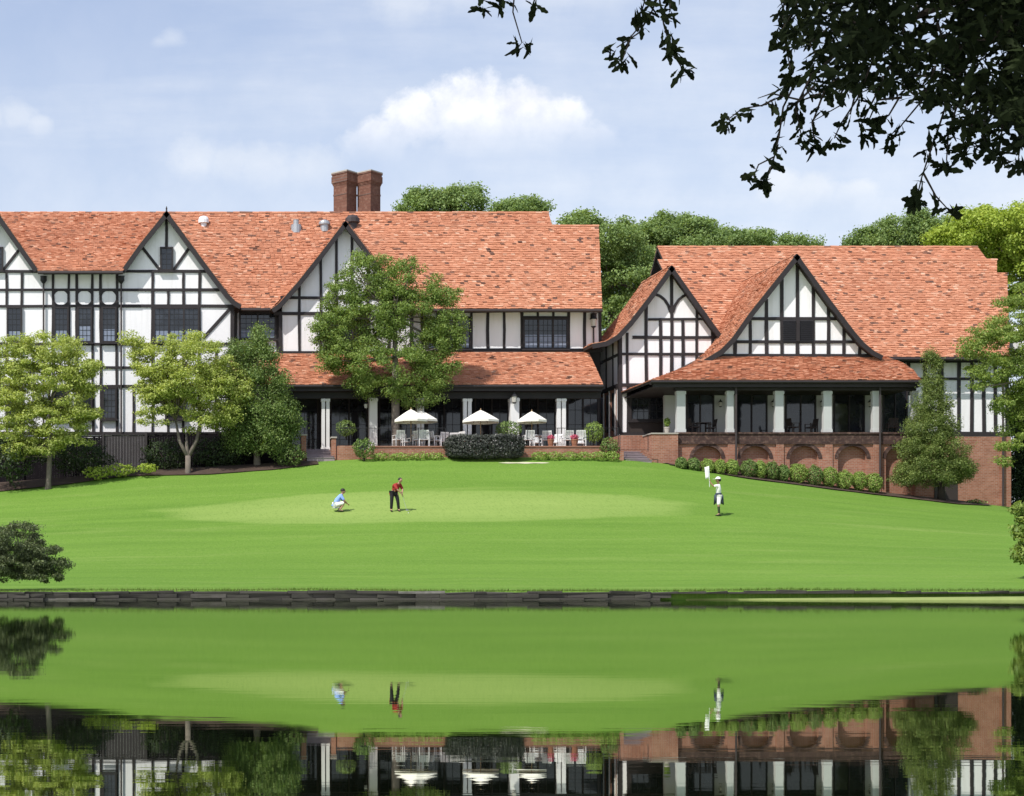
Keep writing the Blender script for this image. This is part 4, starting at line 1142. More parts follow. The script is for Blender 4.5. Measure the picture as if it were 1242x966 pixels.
# furniture inside the right porch
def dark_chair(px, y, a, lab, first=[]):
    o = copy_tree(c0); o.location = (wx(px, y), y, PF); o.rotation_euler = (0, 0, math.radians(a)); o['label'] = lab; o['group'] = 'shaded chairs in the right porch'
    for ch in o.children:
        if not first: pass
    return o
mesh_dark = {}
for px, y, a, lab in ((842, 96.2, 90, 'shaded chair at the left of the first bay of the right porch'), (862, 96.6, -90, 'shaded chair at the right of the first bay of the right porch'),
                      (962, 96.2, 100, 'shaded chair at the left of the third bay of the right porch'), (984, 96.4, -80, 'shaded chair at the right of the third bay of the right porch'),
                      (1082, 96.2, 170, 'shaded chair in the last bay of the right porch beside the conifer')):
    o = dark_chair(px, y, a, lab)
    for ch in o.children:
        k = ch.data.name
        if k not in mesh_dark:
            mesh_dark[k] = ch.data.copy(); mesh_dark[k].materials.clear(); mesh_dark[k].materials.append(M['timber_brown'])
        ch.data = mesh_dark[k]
t_ = thing('side_table', 'dark square table between the chairs of the first bay of the right porch', 'table', (wx(852, 96.6), 96.7, PF))
o = Vector((wx(852, 96.6), 96.7, PF)); MB().box(o.x - .4, o.x + .4, o.y - .4, o.y + .4, o.z + .70, o.z + .74).build('table_top', M['timber_brown'], t_)
for sx in (-1, 1):
    for sy in (-1, 1): MB().box(o.x + sx * .36 - .03, o.x + sx * .36 + .03, o.y + sy * .36 - .03, o.y + sy * .36 + .03, o.z, o.z + .699).build('leg', M['timber_brown'], t_)

# ------------------------------------------------------------------ foliage
def leaf_mesh(name, mat, parent, P, Nn, size, rs, aspect=1.9, droop=0.0, at=None, tangent=None, shape='diamond'):
    n = len(P)
    rng = np.random.default_rng(rs)
    Nn = Nn / (np.linalg.norm(Nn, axis=1, keepdims=True) + 1e-9)
    if tangent is None:
        a = rng.normal(size=(n, 3)); a[:, 2] -= droop
    else: a = tangent + rng.normal(size=(n, 3)) * .35
    T = a - Nn * np.sum(a * Nn, 1, keepdims=True)
    T /= (np.linalg.norm(T, axis=1, keepdims=True) + 1e-9)
    B = np.cross(Nn, T)
    s = (size * rng.uniform(.6, 1.35, n))[:, None]
    w = s / aspect
    if shape == 'diamond':
        c = [(-.5, 0, 0), (-.05, .5, .12), (.5, 0, 0), (-.05, -.5, .12)]
        F = [(0, 1, 2, 3)]
    else:   # oak-like leaf: narrow foot, widest past the middle, shallow lobes
        c = [(-.5, 0, 0), (-.2, .16, .03), (-.08, .34, .05), (.04, .24, .05), (.18, .48, .06), (.30, .30, .04), (.42, .26, .02), (.5, 0, -.02),
             (.42, -.26, .02), (.30, -.30, .04), (.18, -.48, .06), (.04, -.24, .05), (-.08, -.34, .05), (-.2, -.16, .03)]
        F = [tuple(range(14))]
    k = len(c)
    V = np.empty((n, k, 3))
    for i, (u, v_, h) in enumerate(c): V[:, i] = P + T * s * u + B * w * v_ + Nn * s * h
    off = np.array(OFF[parent.name] if parent else (at if at is not None else (0, 0, 0)))
    V = (V - off).reshape(-1, 3)
    me = bpy.data.meshes.new(name)
    me.vertices.add(n * k); me.vertices.foreach_set('co', V.ravel().astype(np.float32))
    me.loops.add(n * k); me.loops.foreach_set('vertex_index', np.arange(n * k, dtype=np.int32))
    me.polygons.add(n); me.polygons.foreach_set('loop_start', np.arange(0, n * k, k, dtype=np.int32))
    try: me.polygons.foreach_set('loop_total', np.full(n, k, dtype=np.int32))
    except Exception: pass
    me.materials.append(mat); me.update(calc_edges=True); me.validate()
    o = bpy.data.objects.new(name, me); COL.objects.link(o)
    if parent: o.parent = parent
    else: o.location = off
    OFF[o.name] = Vector(off)
    return o
def cloud(centres, radii, per, rs, squash=.7, up=.35, rnd=.75):
    """leaf points and normals over a set of leafy clumps"""
    rng = np.random.default_rng(rs)
    C = np.asarray(centres, float); Rr = np.asarray(radii, float)
    n = len(C) * per
    idx = np.repeat(np.arange(len(C)), per)
    d = rng.normal(size=(n, 3)); d /= np.linalg.norm(d, axis=1, keepdims=True)
    rad = rng.uniform(0, 1, n) ** .45 * (1 + .55 * rng.uniform(0, 1, n) ** 4)
    P = C[idx] + d * (rad * Rr[idx])[:, None] * np.array([1, 1, squash])
    Nn = d * .8 + rng.normal(size=(n, 3)) * rnd; Nn[:, 2] += up
    return P, Nn
def clumps_in(lobes, d, depth, n, rs, rmin, rmax, shell=.5):
    """lobes: (px, py, rx, ry) ovals on the photo at distance d -> clump centres (world) and radii"""
    rng = np.random.default_rng(rs); out, rad = [], []
    area = np.array([l[2] * l[3] for l in lobes], float); cnt = np.maximum(2, np.round(n * area / area.sum())).astype(int)
    for (px, py, rx, ry), m in zip(lobes, cnt):
        k = 0
        while k < m:
            q = rng.normal(size=3); q /= np.linalg.norm(q); q *= rng.uniform(shell, 1) ** .6
            r = rng.uniform(rmin, rmax)
            rxw, ryw = rx * d / FPX, ry * d / FPX
            dy = depth * min(1, rx / max(l[2] for l in lobes) * 1.0)
            f_ = max(.2, 1 - r / max(rxw, ryw) * .35)
            out.append((wx(px, d) + q[0] * rxw * f_, d + q[1] * dy, wz(py, d) + q[2] * ryw * f_)); rad.append(r); k += 1
    return out, rad
def tree(name, label, cat, lobes, d, depth, mat, trunk, nclump, per, leaf, rs, rmin=.35, rmax=.75, bark='bark', group=None, limbs=8, trunk_r=.16, squash=.75, aspect=1.8, fork=None, up=.35, droop=0.0, crown='crown', shell=.45):
    """trunk: (px, y_base, y_top) on the photo"""
    px, yb, yt = trunk
    x = wx(px, d); g = gz(x, d); base = Vector((x, d, g))
    t_ = thing(name, label, cat, base, group)
    C, Rr = clumps_in(lobes, d, depth, int(nclump * 1.9), rs, rmin, rmax, shell)
    P, Nn = cloud(C, Rr, per, rs + 1, squash, up)
    leaf_mesh(crown, mat, t_, P, Nn, leaf, rs + 2, aspect, droop)
    rg = random.Random(rs + 3); b = MB()
    top = Vector((x + rg.uniform(-.2, .2), d, wz(yt, d)))
    bs = base - Vector((0, 0, .25))
    if fork:
        zf = wz(fork[0], d); fk = Vector((x, d, zf))
        b.tube([bs, lerp(bs, fk, .3), fk], [trunk_r * 1.5, trunk_r * 1.1, trunk_r * 1.05], 9)
        tips = [Vector((wx(q[0], d), d + rg.uniform(-.4, .4), wz(q[1], d))) for q in fork[1]]
        for q in tips:
            m_ = lerp(fk, q, .4) + Vector(((q.x - fk.x) * .28, 0, 0)); b.tube([fk - Vector((0, 0, .1)), m_, q], [trunk_r * .85, trunk_r * .65, trunk_r * .35], 7)
        starts = tips
    else:
        m1 = lerp(bs, top, .35) + Vector((rg.uniform(-.1, .1), 0, 0))
        b.tube([bs, lerp(bs, m1, .3), m1, lerp(m1, top, .5), top], [trunk_r * 1.6, trunk_r * 1.1, trunk_r * .95, trunk_r * .65, trunk_r * .25], 9)
        starts = [m1, lerp(m1, top, .4), lerp(m1, top, .75)]
    for _ in range(limbs):
        q = Vector(rg.choice(C)); s_ = min(starts, key=lambda a: (a - q).length + rg.uniform(0, 1.0))
        m_ = lerp(s_, q, .5) + Vector((0, 0, -.12 * (q - s_).length + .25))
        b.tube([s_, m_, q], [trunk_r * .42, trunk_r * .26, trunk_r * .10], 6)
    b.build('trunk', M[bark], t_, smooth=True)
    return t_

# trees in front of the clubhouse
tree('maple_tree', 'yellow-green maple with a straight trunk at the far left in front of the white gables', 'tree',
     [(30, 541, 34, 12), (86, 537, 26, 10), (58, 545, 30, 9), (10, 548, 26, 12), (75, 500, 40, 16), (50, 530, 46, 12), (100, 505, 26, 18), (15, 500, 36, 24), (40, 440, 38, 26), (85, 445, 36, 24), (60, 420, 44, 17), (20, 480, 34, 28), (75, 478, 42, 25), (108, 462, 16, 24), (60, 505, 44, 20), (25, 418, 26, 15), (100, 500, 18, 10), (8, 520, 34, 22), (35, 528, 24, 14), (90, 522, 22, 9), (115, 440, 12, 16), (0, 450, 36, 40), (60, 455, 50, 30)], 91.2, 1.9, M['leaf_maple'], (58, 580, 470), 225, 150, .13, 21, .3, .68, group=None, limbs=16, trunk_r=.14, squash=.42, up=.7)
tree('maple_tree', 'bright yellow-green maple with a forked trunk in front of the left gable windows', 'tree',
     [(244, 514, 32, 10), (192, 506, 30, 12), (285, 510, 22, 10), (262, 480, 40, 26), (195, 465, 36, 28), (190, 440, 36, 26), (235, 435, 46, 30), (270, 460, 36, 28), (215, 470, 44, 28), (165, 425, 18, 14), (250, 498, 40, 17), (196, 488, 26, 14), (225, 412, 34, 13), (290, 480, 20, 18), (155, 410, 16, 8), (225, 455, 54, 34), (275, 500, 28, 12), (180, 475, 18, 22)], 92.6, 1.9, M['leaf_maple'], (228, 568, 470), 200, 150, .13, 33, .3, .66, limbs=18, trunk_r=.15, squash=.45, up=.7,
     fork=(553, [(213, 508), (244, 504), (226, 525)]))
tree('hornbeam_tree', 'dark green pyramid-shaped hornbeam between the forked maple and the porch steps', 'tree',
     [(316, 402, 7, 9), (316, 415, 13, 16), (312, 440, 28, 26), (318, 468, 38, 26), (322, 498, 44, 26), (320, 524, 44, 20), (292, 430, 18, 22), (282, 470, 18, 24), (345, 515, 24, 24), (285, 515, 22, 22), (330, 540, 34, 14), (290, 540, 24, 12)], 93.6, 2.2, M['leaf_hornbeam'], (312, 566, 420), 250, 130, .12, 45, .35, .7, limbs=12, trunk_r=.16, shell=.3)
tree('young_oak_tree', 'large mid-green tree rising from the terrace in front of the central gable', 'tree',
     [(440, 335, 30, 26), (436, 312, 14, 14), (415, 362, 26, 28), (405, 395, 24, 26), (440, 400, 46, 40), (480, 350, 34, 30), (500, 385, 44, 40), (497, 322, 16, 16), (530, 352, 20, 22), (547, 362, 14, 16), (540, 400, 26, 30),
      (470, 445, 70, 26), (414, 432, 34, 20), (528, 440, 34, 22), (398, 412, 18, 14), (470, 470, 52, 14), (526, 468, 30, 12), (440, 465, 26, 12), (460, 375, 40, 44), (465, 318, 12, 10), (520, 420, 36, 26), (545, 410, 20, 20), (390, 400, 14, 20), (500, 484, 40, 9), (400, 440, 16, 16)], 96.3, 2.3, M['leaf_oak'], (480, 546, 350), 340, 150, .12, 57, .3, .62, limbs=26, trunk_r=.24, squash=.6)
tree('conifer', 'cone-shaped olive-green conifer in front of the right-hand brick wall', 'tree',
     [(1132, 444, 8, 14), (1131, 468, 15, 18), (1131, 492, 25, 20), (1130, 518, 34, 22), (1131, 545, 43, 24), (1132, 570, 50, 20), (1100, 578, 20, 12), (1165, 572, 18, 14), (1128, 432, 7, 8)], 93.4, 1.9, M['leaf_conifer'], (1142, 606, 450), 320, 120, .10, 69, .22, .42, limbs=6, trunk_r=.17, squash=.95, aspect=2.4, shell=.35, up=.55, bark='bark_dark')
tree('elm_tree', 'leafy green tree reaching in from the right edge in front of the brick end wall', 'tree',
     [(1215, 420, 44, 26), (1240, 385, 40, 30), (1195, 408, 26, 12), (1205, 450, 30, 20), (1240, 450, 40, 34), (1225, 490, 30, 20), (1250, 520, 34, 26), (1225, 540, 18, 10), (1275, 420, 50, 60), (1180, 470, 14, 6), (1290, 490, 50, 50), (1185, 425, 18, 9), (1262, 355, 30, 20), (1222, 560, 16, 6)], 90.0, 2.6, M['leaf_right'], (1290, 625, 400), 240, 140, .125, 81, .3, .66, limbs=22, trunk_r=.26, squash=.42, up=.6)

# trees behind the roofs
BG = [('woodland_tree', 'dark leafy tree crown showing above the main roof right of the chimneys', [(500, 250, 20, 14), (520, 244, 14, 10), (565, 246, 30, 18), (540, 252, 20, 14), (540, 300, 60, 40)], 128, 'leaf_wood', 540),
      ('woodland_tree', 'low leafy tree crown showing just above the step of the main roof', [(630, 255, 26, 10), (612, 258, 10, 8), (650, 258, 14, 8), (630, 300, 50, 40)], 132, 'leaf_wood', 630),
      ('woodland_tree', 'broad dark tree in the gap beside the main roof end', [(700, 272, 30, 14), (735, 290, 44, 30), (760, 330, 44, 40), (740, 380, 40, 34), (700, 300, 40, 34)], 122, 'leaf_wood', 740),
      ('woodland_tree', 'tall dark tree behind the left end of the wing roof', [(780, 285, 40, 26), (800, 275, 30, 14), (775, 330, 30, 40), (830, 300, 40, 34), (790, 390, 50, 40)], 126, 'leaf_wood', 800),
      ('woodland_tree', 'rounded tree crown above the wing roof beside the gap', [(835, 275, 24, 14), (850, 290, 36, 22), (845, 330, 50, 40)], 130, 'leaf_wood', 845),
      ('woodland_tree', 'pale rounded tree crown above the middle of the wing roof', [(900, 288, 34, 12), (880, 290, 24, 14), (890, 330, 46, 36)], 134, 'leaf_wood', 895),
      ('woodland_tree', 'small tree crown peeping over the wing ridge above the second gable', [(945, 290, 24, 8), (978, 293, 16, 5), (960, 325, 40, 28)], 138, 'leaf_wood', 965),
      ('woodland_tree', 'dark tree crown above the wing ridge left of the lime-green tree', [(1060, 288, 30, 14), (1095, 280, 34, 18), (1042, 292, 12, 6), (1080, 320, 56, 36)], 130, 'leaf_wood', 1080),
      ('woodland_tree', 'dark spreading tree crown half behind the lime-green tree', [(1125, 274, 30, 14), (1160, 272, 30, 12), (1150, 300, 50, 34), (1112, 260, 10, 7)], 127, 'leaf_wood', 1145),
      ('lime_tree', 'bright lime-green tree rising behind the right end of the wing roof', [(1185, 275, 36, 18), (1215, 270, 36, 18), (1160, 290, 30, 10), (1225, 300, 40, 30), (1255, 285, 40, 34), (1235, 340, 36, 40), (1290, 320, 40, 60)], 118, 'leaf_bright', 1245),
      ('woodland_tree', 'shadowed tree standing beyond the right end wall of the wing', [(1262, 420, 40, 40), (1275, 500, 50, 60), (1290, 580, 50, 50), (1250, 560, 24, 40), (1240, 600, 22, 30)], 110, 'leaf_dark', 1285)]
for i, (nm, lab, lobes, d, mt, px) in enumerate(BG):
    A = sum(l[2] * l[3] for l in lobes)
    rq = random.Random(900 + i); ex_ = []
    for (lx, ly, rx, ry) in lobes:
        if ly - ry > 320: continue
        for _ in range(4):
            an = math.radians(rq.uniform(200, 340)); kk = rq.uniform(.80, 1.02); sz = rq.uniform(4, 10)
            ex_.append((lx + rx * kk * math.cos(an), ly + ry * kk * math.sin(an), sz * rq.uniform(1, 1.6), sz))
    dn = 7 if 2 <= i <= 8 else 1
    lobes = [(lx, ly + 2 + dn, rx * .92, ry * .92) for lx, ly, rx, ry in lobes] + [(q[0], q[1] + dn, q[2], q[3]) for q in ex_]
    ym = min(l[1] - l[3] for l in lobes)
    tree(nm, lab, 'tree', lobes, d, 4.0, M[mt], (px, 560, ym + 30), int(40 + A / 24), 110, .19, 200 + 11 * i, .35, .95, group='trees behind the clubhouse' if nm == 'woodland_tree' else None, limbs=10, trunk_r=.35, squash=.7, aspect=1.5)

# ------------------------------------------------------------------ shrubs
def shrub(name, label, px, y0, y1, half, d, mat, rs, cat='shrub', group=None, leaf=.10, n=None, flat=1.0, depth=None, boxy=0.0, stem=True, rough=.10):
    """clipped shrub: (half width px, top y0, bottom y1) at distance d"""
    x = wx(px, d); rw = half * d / FPX; zt, zb = wz(y0, d), wz(y1, d)
    hz_ = (zt - zb) / 2; c = np.array([x, d, (zt + zb) / 2]); ry_ = depth or rw
    rng = np.random.default_rng(rs)
    n = n or int(min(9000, 70 * (rw * hz_ + rw * ry_) / (leaf * leaf) * .16))
    q = rng.normal(size=(n, 3)); q /= np.linalg.norm(q, axis=1, keepdims=True)
    e = 1.0 / (1 + boxy * 2.2)
    Q = q
    if boxy:
        U = rng.uniform(-1, 1, (n, 3)); ax = rng.integers(0, 3, n); sg = rng.choice([-1.0, 1.0], n); U[np.arange(n), ax] = sg
        pw = (np.sum(np.abs(U) ** 5, axis=1, keepdims=True)) ** (1 / 5); Q = U / pw; q = Q / np.linalg.norm(Q, axis=1, keepdims=True)
    k = rng.uniform(.55, 1.0, n) ** .5
    lump = 1 + rough * np.sin(q[:, 0] * 7 + rs) * np.sin(q[:, 2] * 6 + rs * 2) + rng.normal(size=n) * rough * .35
    P = c + Q * (k * lump)[:, None] * np.array([rw, ry_, hz_]) * .96
    Nn = q * .9 + rng.normal(size=(n, 3)) * .5; Nn[:, 2] += .25
    base = Vector((x, d, min(zb, zb)))
    t_ = thing(name, label, cat, base, group)
    leaf_mesh('foliage', mat, t_, P, Nn, leaf, rs + 1, 1.6)
    if stem:
        b = MB()
        for i in range(3):
            a = i * 2.1; b.tube([base - Vector((0, 0, .2)), base + Vector((.2 * rw * math.cos(a), .2 * rw * math.sin(a), hz_ * .9)), base + Vector((.6 * rw * math.cos(a), .6 * ry_ * math.sin(a), hz_ * 1.4))], [.035, .025, .01], 6)
        b.build('stem', M['bark_dark'], t_)
    return t_
shrub('grey_hedge', 'long dark grey-green clipped hedge in front of the terrace tables', 587.5, 527, 557, 50, 93.2, M['leaf_dusk'], 5, 'hedge', leaf=.11, depth=.8, boxy=.55, n=14000, rough=.04)
shrub('dome_shrub', 'clipped green dome shrub behind the grey hedge', 617, 510, 532, 17, 95.0, M['leaf_box'], 6, leaf=.10, rough=.05)
shrub('ball_topiary', 'lime-green ball topiary at the right end of the terrace', 720, 510.5, 538, 12.5, 94.6, M['leaf_lime'], 7, leaf=.085, rough=.03)
shrub('round_shrub', 'rounded pale green shrub just right of the ball topiary', 739, 530, 552, 12, 93.7, M['leaf_box'], 8, leaf=.09)
shrub('round_shrub', 'round green shrub in front of the low brick wall by the porch steps', 441.5, 531, 557, 14.5, 93.3, M['leaf_box'], 9, leaf=.10)
shrub('round_shrub', 'dark round shrub in the porch shade right of the steps', 420, 509, 530, 13, 96.5, M['leaf_hornbeam'], 10, leaf=.1)
shrub('dark_shrub', 'dark broad shrub at the foot of the hornbeam beside the steps', 352, 537, 567, 20, 93.0, M['leaf_hornbeam'], 12, leaf=.11, rough=.2)
shrub('dark_shrub', 'dark spreading shrub at the lower left edge beneath the maple', 12, 528, 586, 34, 91.6, M['leaf_dark'], 13, leaf=.16, rough=.25)
shrub('dark_shrub', 'dark shrub against the fence left of the grey gate', 95, 534, 574, 42, 94.6, M['leaf_dark'], 14, leaf=.14, rough=.25)
shrub('dark_shrub', 'dark shrub against the fence behind the forked maple', 200, 532, 572, 30, 95.2, M['leaf_dark'], 15, leaf=.14, rough=.25)
shrub('dark_shrub', 'dark shrub between the forked maple and the hornbeam', 268, 528, 570, 36, 95.0, M['leaf_dark'], 16, leaf=.14, rough=.25)
for i, (px, y0, y1, hw_) in enumerate(((118, 566, 582, 18), (146, 562, 578, 20), (178, 562, 574, 13))):
    shrub('low_bright_plant', ('low bright green ground plant in front of the fence, leftmost of three', 'low bright green ground plant below the grey gate', 'low bright green ground plant right of the grey gate')[i], px, y0, y1, hw_, 92.2, M['leaf_bright'], 30 + i, 'plant', 'bright low plants by the gate', leaf=.12, depth=.6, rough=.22, stem=False)
for i, (px, hw_, lab) in enumerate(((655, 12, 'low clipped light green mound just right of the grey hedge'), (672, 11, 'low clipped light green mound below the doubled porch column'), (691, 11, 'low clipped light green mound below the table without an umbrella'),
                                    (708, 9, 'low clipped light green mound below the left side of the ball topiary'), (726, 11, 'low clipped light green mound below the round pale shrub'), (742, 10, 'low clipped light green mound beside the stair block steps'))):
    shrub('box_mound', lab, px, 547.5, 559, hw_, 93.1, M['leaf_lime'], 50 + i, group='clipped mounds along the terrace wall', leaf=.085, depth=.4, stem=False, rough=.06)
for i, px in enumerate((462, 485, 508, 528)):
    shrub('low_plant', ('loose low green plant below the terrace wall beside the round shrub', 'loose low green plant below the left chairs of the terrace', 'loose low green plant below the bright white armchair', 'loose low green plant at the left end of the grey hedge')[i], px, 549, 558.5, 13, 93.3, M['leaf_lime'], 70 + i, 'plant', 'low plants along the terrace wall', leaf=.10, depth=.4, stem=False, rough=.3)
FS = [(826, 555, 570, 8), (841, 556, 573, 9.5), (858, 557, 575, 10), (873, 558, 576, 8), (888, 558, 577, 10), (908, 558, 579, 13), (922, 559, 580, 8), (936, 560, 582, 10), (950, 564, 584, 8), (968, 563, 586, 14), (988, 565, 589, 13), (1006, 567, 590, 12), (1024, 571, 593, 13), (1042, 572, 594, 10), (1060, 574, 597, 12)]
pos = ['below the first brick arch at its left', 'below the left foot of the first brick arch', 'under the middle of the first brick arch', 'below the right foot of the first brick arch', 'beside the porch downpipe', 'under the second brick arch, widest there', 'below the right foot of the second brick arch', 'between the second and third brick arches', 'left of the third brick arch, small and dark', 'under the third brick arch', 'below the right foot of the third brick arch', 'between the third and fourth brick arches', 'under the fourth brick arch', 'below the right foot of the fourth brick arch', 'nearest to the conifer']
for i, (px, y0, y1, hw_) in enumerate(FS):
    dk = i in (0, 1, 5, 7, 8, 10)
    shrub('foundation_shrub', ('dark green shrub ' if dk else 'green clipped shrub ') + pos[i], px, y0 - 1, y1 + 1.5, hw_ * .86, 93.1, M['leaf_box'] if dk else M['leaf_lime'], 90 + i, group='shrubs below the brick porch', leaf=.075, depth=.5, rough=.10, n=2600)
shrub('low_plant', 'small green tuft at the foot of the brick end wall right of the conifer', 1182, 606, 613, 12, 93.6, M['leaf_box'], 120, 'plant', leaf=.1, stem=False, rough=.3, depth=.4)
# potted plants
def potted(px, d, z, label, mat, r=.22, pm='pot_stone', h=.55):
    o = Vector((wx(px, d), d, z)); t_ = thing('potted_plant', label, 'plant pot', o)
    b = MB(); b.lathe(o, [(r * .7, 0), (r, .34), (r * 1.1, .36), (r * 1.1, .42), (r * .9, .42)], 14); b.build('pot', M[pm], t_)
    rng = np.random.default_rng(int(px)); n = 260
    q = rng.normal(size=(n, 3)); q /= np.linalg.norm(q, axis=1, keepdims=True)
    P = np.array(o) + np.array([0, 0, .42 + h * .5]) + q * rng.uniform(.4, 1, n)[:, None] * np.array([r * 1.2, r * 1.2, h * .6])
    leaf_mesh('foliage', mat, t_, P, q + rng.normal(size=(n, 3)) * .4, .12, int(px) + 1)
potted(809, 95.6, wz(526, 95), 'small yellow-green potted plant on the brick stair block', M['leaf_lime'], .16)
potted(697, 94.5, FLZ - .01, 'pot of pink flowers on the terrace beside the ball topiary', M['petal'], .2, 'terracotta_pot', .25)
potted(668, 94.5, FLZ - .01, 'pot of pink flowers on the terrace by the doubled porch column', M['petal'], .18, 'terracotta_pot', .22)
# feathery shrub on the bank, and one at the right edge
d = 53.2
tree('bank_shrub', 'dark feathery shrub on the pond bank at the left edge', 'shrub', [(10, 660, 46, 24), (44, 668, 30, 20), (20, 690, 52, 16), (66, 686, 22, 12), (-25, 670, 40, 34), (30, 643, 24, 10), (50, 698, 36, 8), (10, 680, 50, 22), (72, 700, 12, 5)], d, 1.2, M['leaf_bank'], (-10, 705, 660), 170, 120, .085, 301, .14, .3, limbs=12, trunk_r=.05, aspect=3.0, squash=.5, droop=.4, bark='bark_dark', crown='foliage')
d = 60.0
tree('bank_shrub', 'green leafy shrub at the right edge low on the lawn', 'shrub', [(1244, 640, 12, 24), (1262, 650, 26, 40), (1240, 672, 9, 12), (1236, 618, 6, 10)], d, .9, M['leaf_right'], (1262, 690, 620), 60, 60, .14, 311, .16, .32, limbs=8, trunk_r=.05, bark='bark_dark', crown='foliage')
# ------------------------------------------------------------------ people
def skin_mesh(J, E, root, sub=2, scale=1.0):
    """J: name -> ((x, y, z), r); E: edges -> one smooth skinned surface as mesh data"""
    names = list(J); ix = {n: i for i, n in enumerate(names)}
    me = bpy.data.meshes.new('tmp')
    me.from_pydata([J[n][0] for n in names], [(ix[a], ix[b]) for a, b in E], [])
    o = bpy.data.objects.new('tmp', me); COL.objects.link(o)
    md = o.modifiers.new('skin', 'SKIN'); md.use_smooth_shade = True
    for i, n in enumerate(names):
        sv = me.skin_vertices[0].data[i]; r = J[n][1]
        sv.radius = r if hasattr(r, '__len__') else (r, r)
        sv.use_root = n == root
    s = o.modifiers.new('sub', 'SUBSURF'); s.levels = s.render_levels = sub
    bpy.context.view_layer.update()
    dg = bpy.context.evaluated_depsgraph_get()
    res = bpy.data.meshes.new_from_object(o.evaluated_get(dg))
    bpy.data.objects.remove(o); bpy.data.meshes.remove(me)
    return res
def join(meshes):
    v, f = [], []
    for m_ in meshes:
        b = len(v); v += [tuple(q.co) for q in m_.vertices]; f += [tuple(b + i for i in p.vertices) for p in m_.polygons]
    return v, f
def head_mesh(c, fwd, tilt=0.0, r=.10):
    """head with brow, nose, eye hollows, mouth and ears, looking along fwd"""
    c = Vector(c); fwd = Vector(fwd).normalized(); side = fwd.cross(Vector((0, 0, 1))).normalized(); up = side.cross(fwd).normalized()
    v, f = [], []; n, m_ = 20, 14
    for j in range(m_ + 1):
        th = PI * j / m_
        for k in range(n):
            ph = 2 * PI * k / n
            a, b_, h = math.sin(th) * math.cos(ph), math.sin(th) * math.sin(ph), math.cos(th)
            ra, rb, rh = r * 1.02, r * .80, r * 1.22
            if h < -.2: ra *= 1 + .15 * (h + .2); rb *= 1 + .42 * (h + .2)
            q = a * ra
            if a > .55 and abs(b_) < .22 and -.35 < h < .1: q += r * .22 * (1 - abs(b_) / .22)
            if a > .5 and .2 < abs(b_) < .6 and -.05 < h < .25: q -= r * .10
            if a > .6 and abs(b_) < .4 and -.62 < h < -.45: q -= r * .05
            v.append(c + fwd * q + side * b_ * rb + up * h * rh)
    for j in range(m_):
        for k in range(n): f.append((j * n + k, j * n + (k + 1) % n, (j + 1) * n + (k + 1) % n, (j + 1) * n + k))
    for s in (-1, 1):
        b = len(v); e = c + side * s * r * .80
        for k in range(8):
            an = 2 * PI * k / 8; v.append(e + up * r * .26 * math.sin(an) + fwd * (r * .15 * math.cos(an) - .01))
        v.append(e + side * s * r * .16 - fwd * .01)
        for k in range(8): f.append((b + k, b + (k + 1) % 8, b + 8))
    return v, f
def hand_parts(wrist, direction, palm_n, curl=.5, s=1.0):
    """palm with four unequal bent fingers and a thumb that leaves the side of the palm"""
    w = Vector(wrist); d = Vector(direction).normalized(); n = Vector(palm_n); n = (n - d * n.dot(d)).normalized(); sd = d.cross(n)
    out = []
    J = {'a': (w - d * .02, (.026, .020)), 'b': (w + d * .045 * s, (.038, .018)), 'c': (w + d * .085 * s, (.036, .016))}
    out.append(skin_mesh(J, [('a', 'b'), ('b', 'c')], 'a', 1))
    for i, (o_, L) in enumerate(((-.030, .060), (-.010, .072), (.010, .068), (.028, .052))):
        r0 = w + d * .07 * s + sd * o_; a1 = curl * .6; a2 = curl * 1.6
        p1 = r0 + d * .025; p2 = p1 + (d * math.cos(a1) + n * math.sin(a1)) * L * .55; p3 = p2 + (d * math.cos(a2) + n * math.sin(a2)) * L * .55
        out.append(skin_mesh({'a': (r0, .009), 'b': (p1, .009), 'c': (p2, .0085), 'd': (p3, .007)}, [('a', 'b'), ('b', 'c'), ('c', 'd')], 'a', 1))
    r0 = w + d * .03 * s - sd * .028; p1 = r0 + (d * .6 - sd * .7 + n * .3).normalized() * .032; p2 = p1 + (d * .9 - sd * .1 + n * .55).normalized() * .03
    out.append(skin_mesh({'a': (r0, .011), 'b': (p1, .010), 'c': (p2, .008)}, [('a', 'b'), ('b', 'c')], 'a', 1))
    return out
def add_mesh(name, verts, faces, mat, root, R, smooth=True):
    me = bpy.data.meshes.new(name); me.from_pydata([tuple(R @ Vector(p)) for p in verts], [], faces); me.materials.append(mat)
    if smooth: me.polygons.foreach_set('use_smooth', [True] * len(me.polygons))
    me.update()
    o = bpy.data.objects.new(name, me); COL.objects.link(o); o.parent = root; OFF[o.name] = OFF[root.name]
    return o
LIMB_E = [('pel', 'wai'), ('wai', 'che'), ('che', 'nek'), ('nek', 'hed'), ('che', 'shl'), ('shl', 'ell'), ('ell', 'wrl'), ('che', 'shr'), ('shr', 'elr'), ('elr', 'wrr'),
          ('pel', 'hpl'), ('hpl', 'knl'), ('knl', 'anl'), ('anl', 'tol'), ('pel', 'hpr'), ('hpr', 'knr'), ('knr', 'anr'), ('anr', 'tor')]
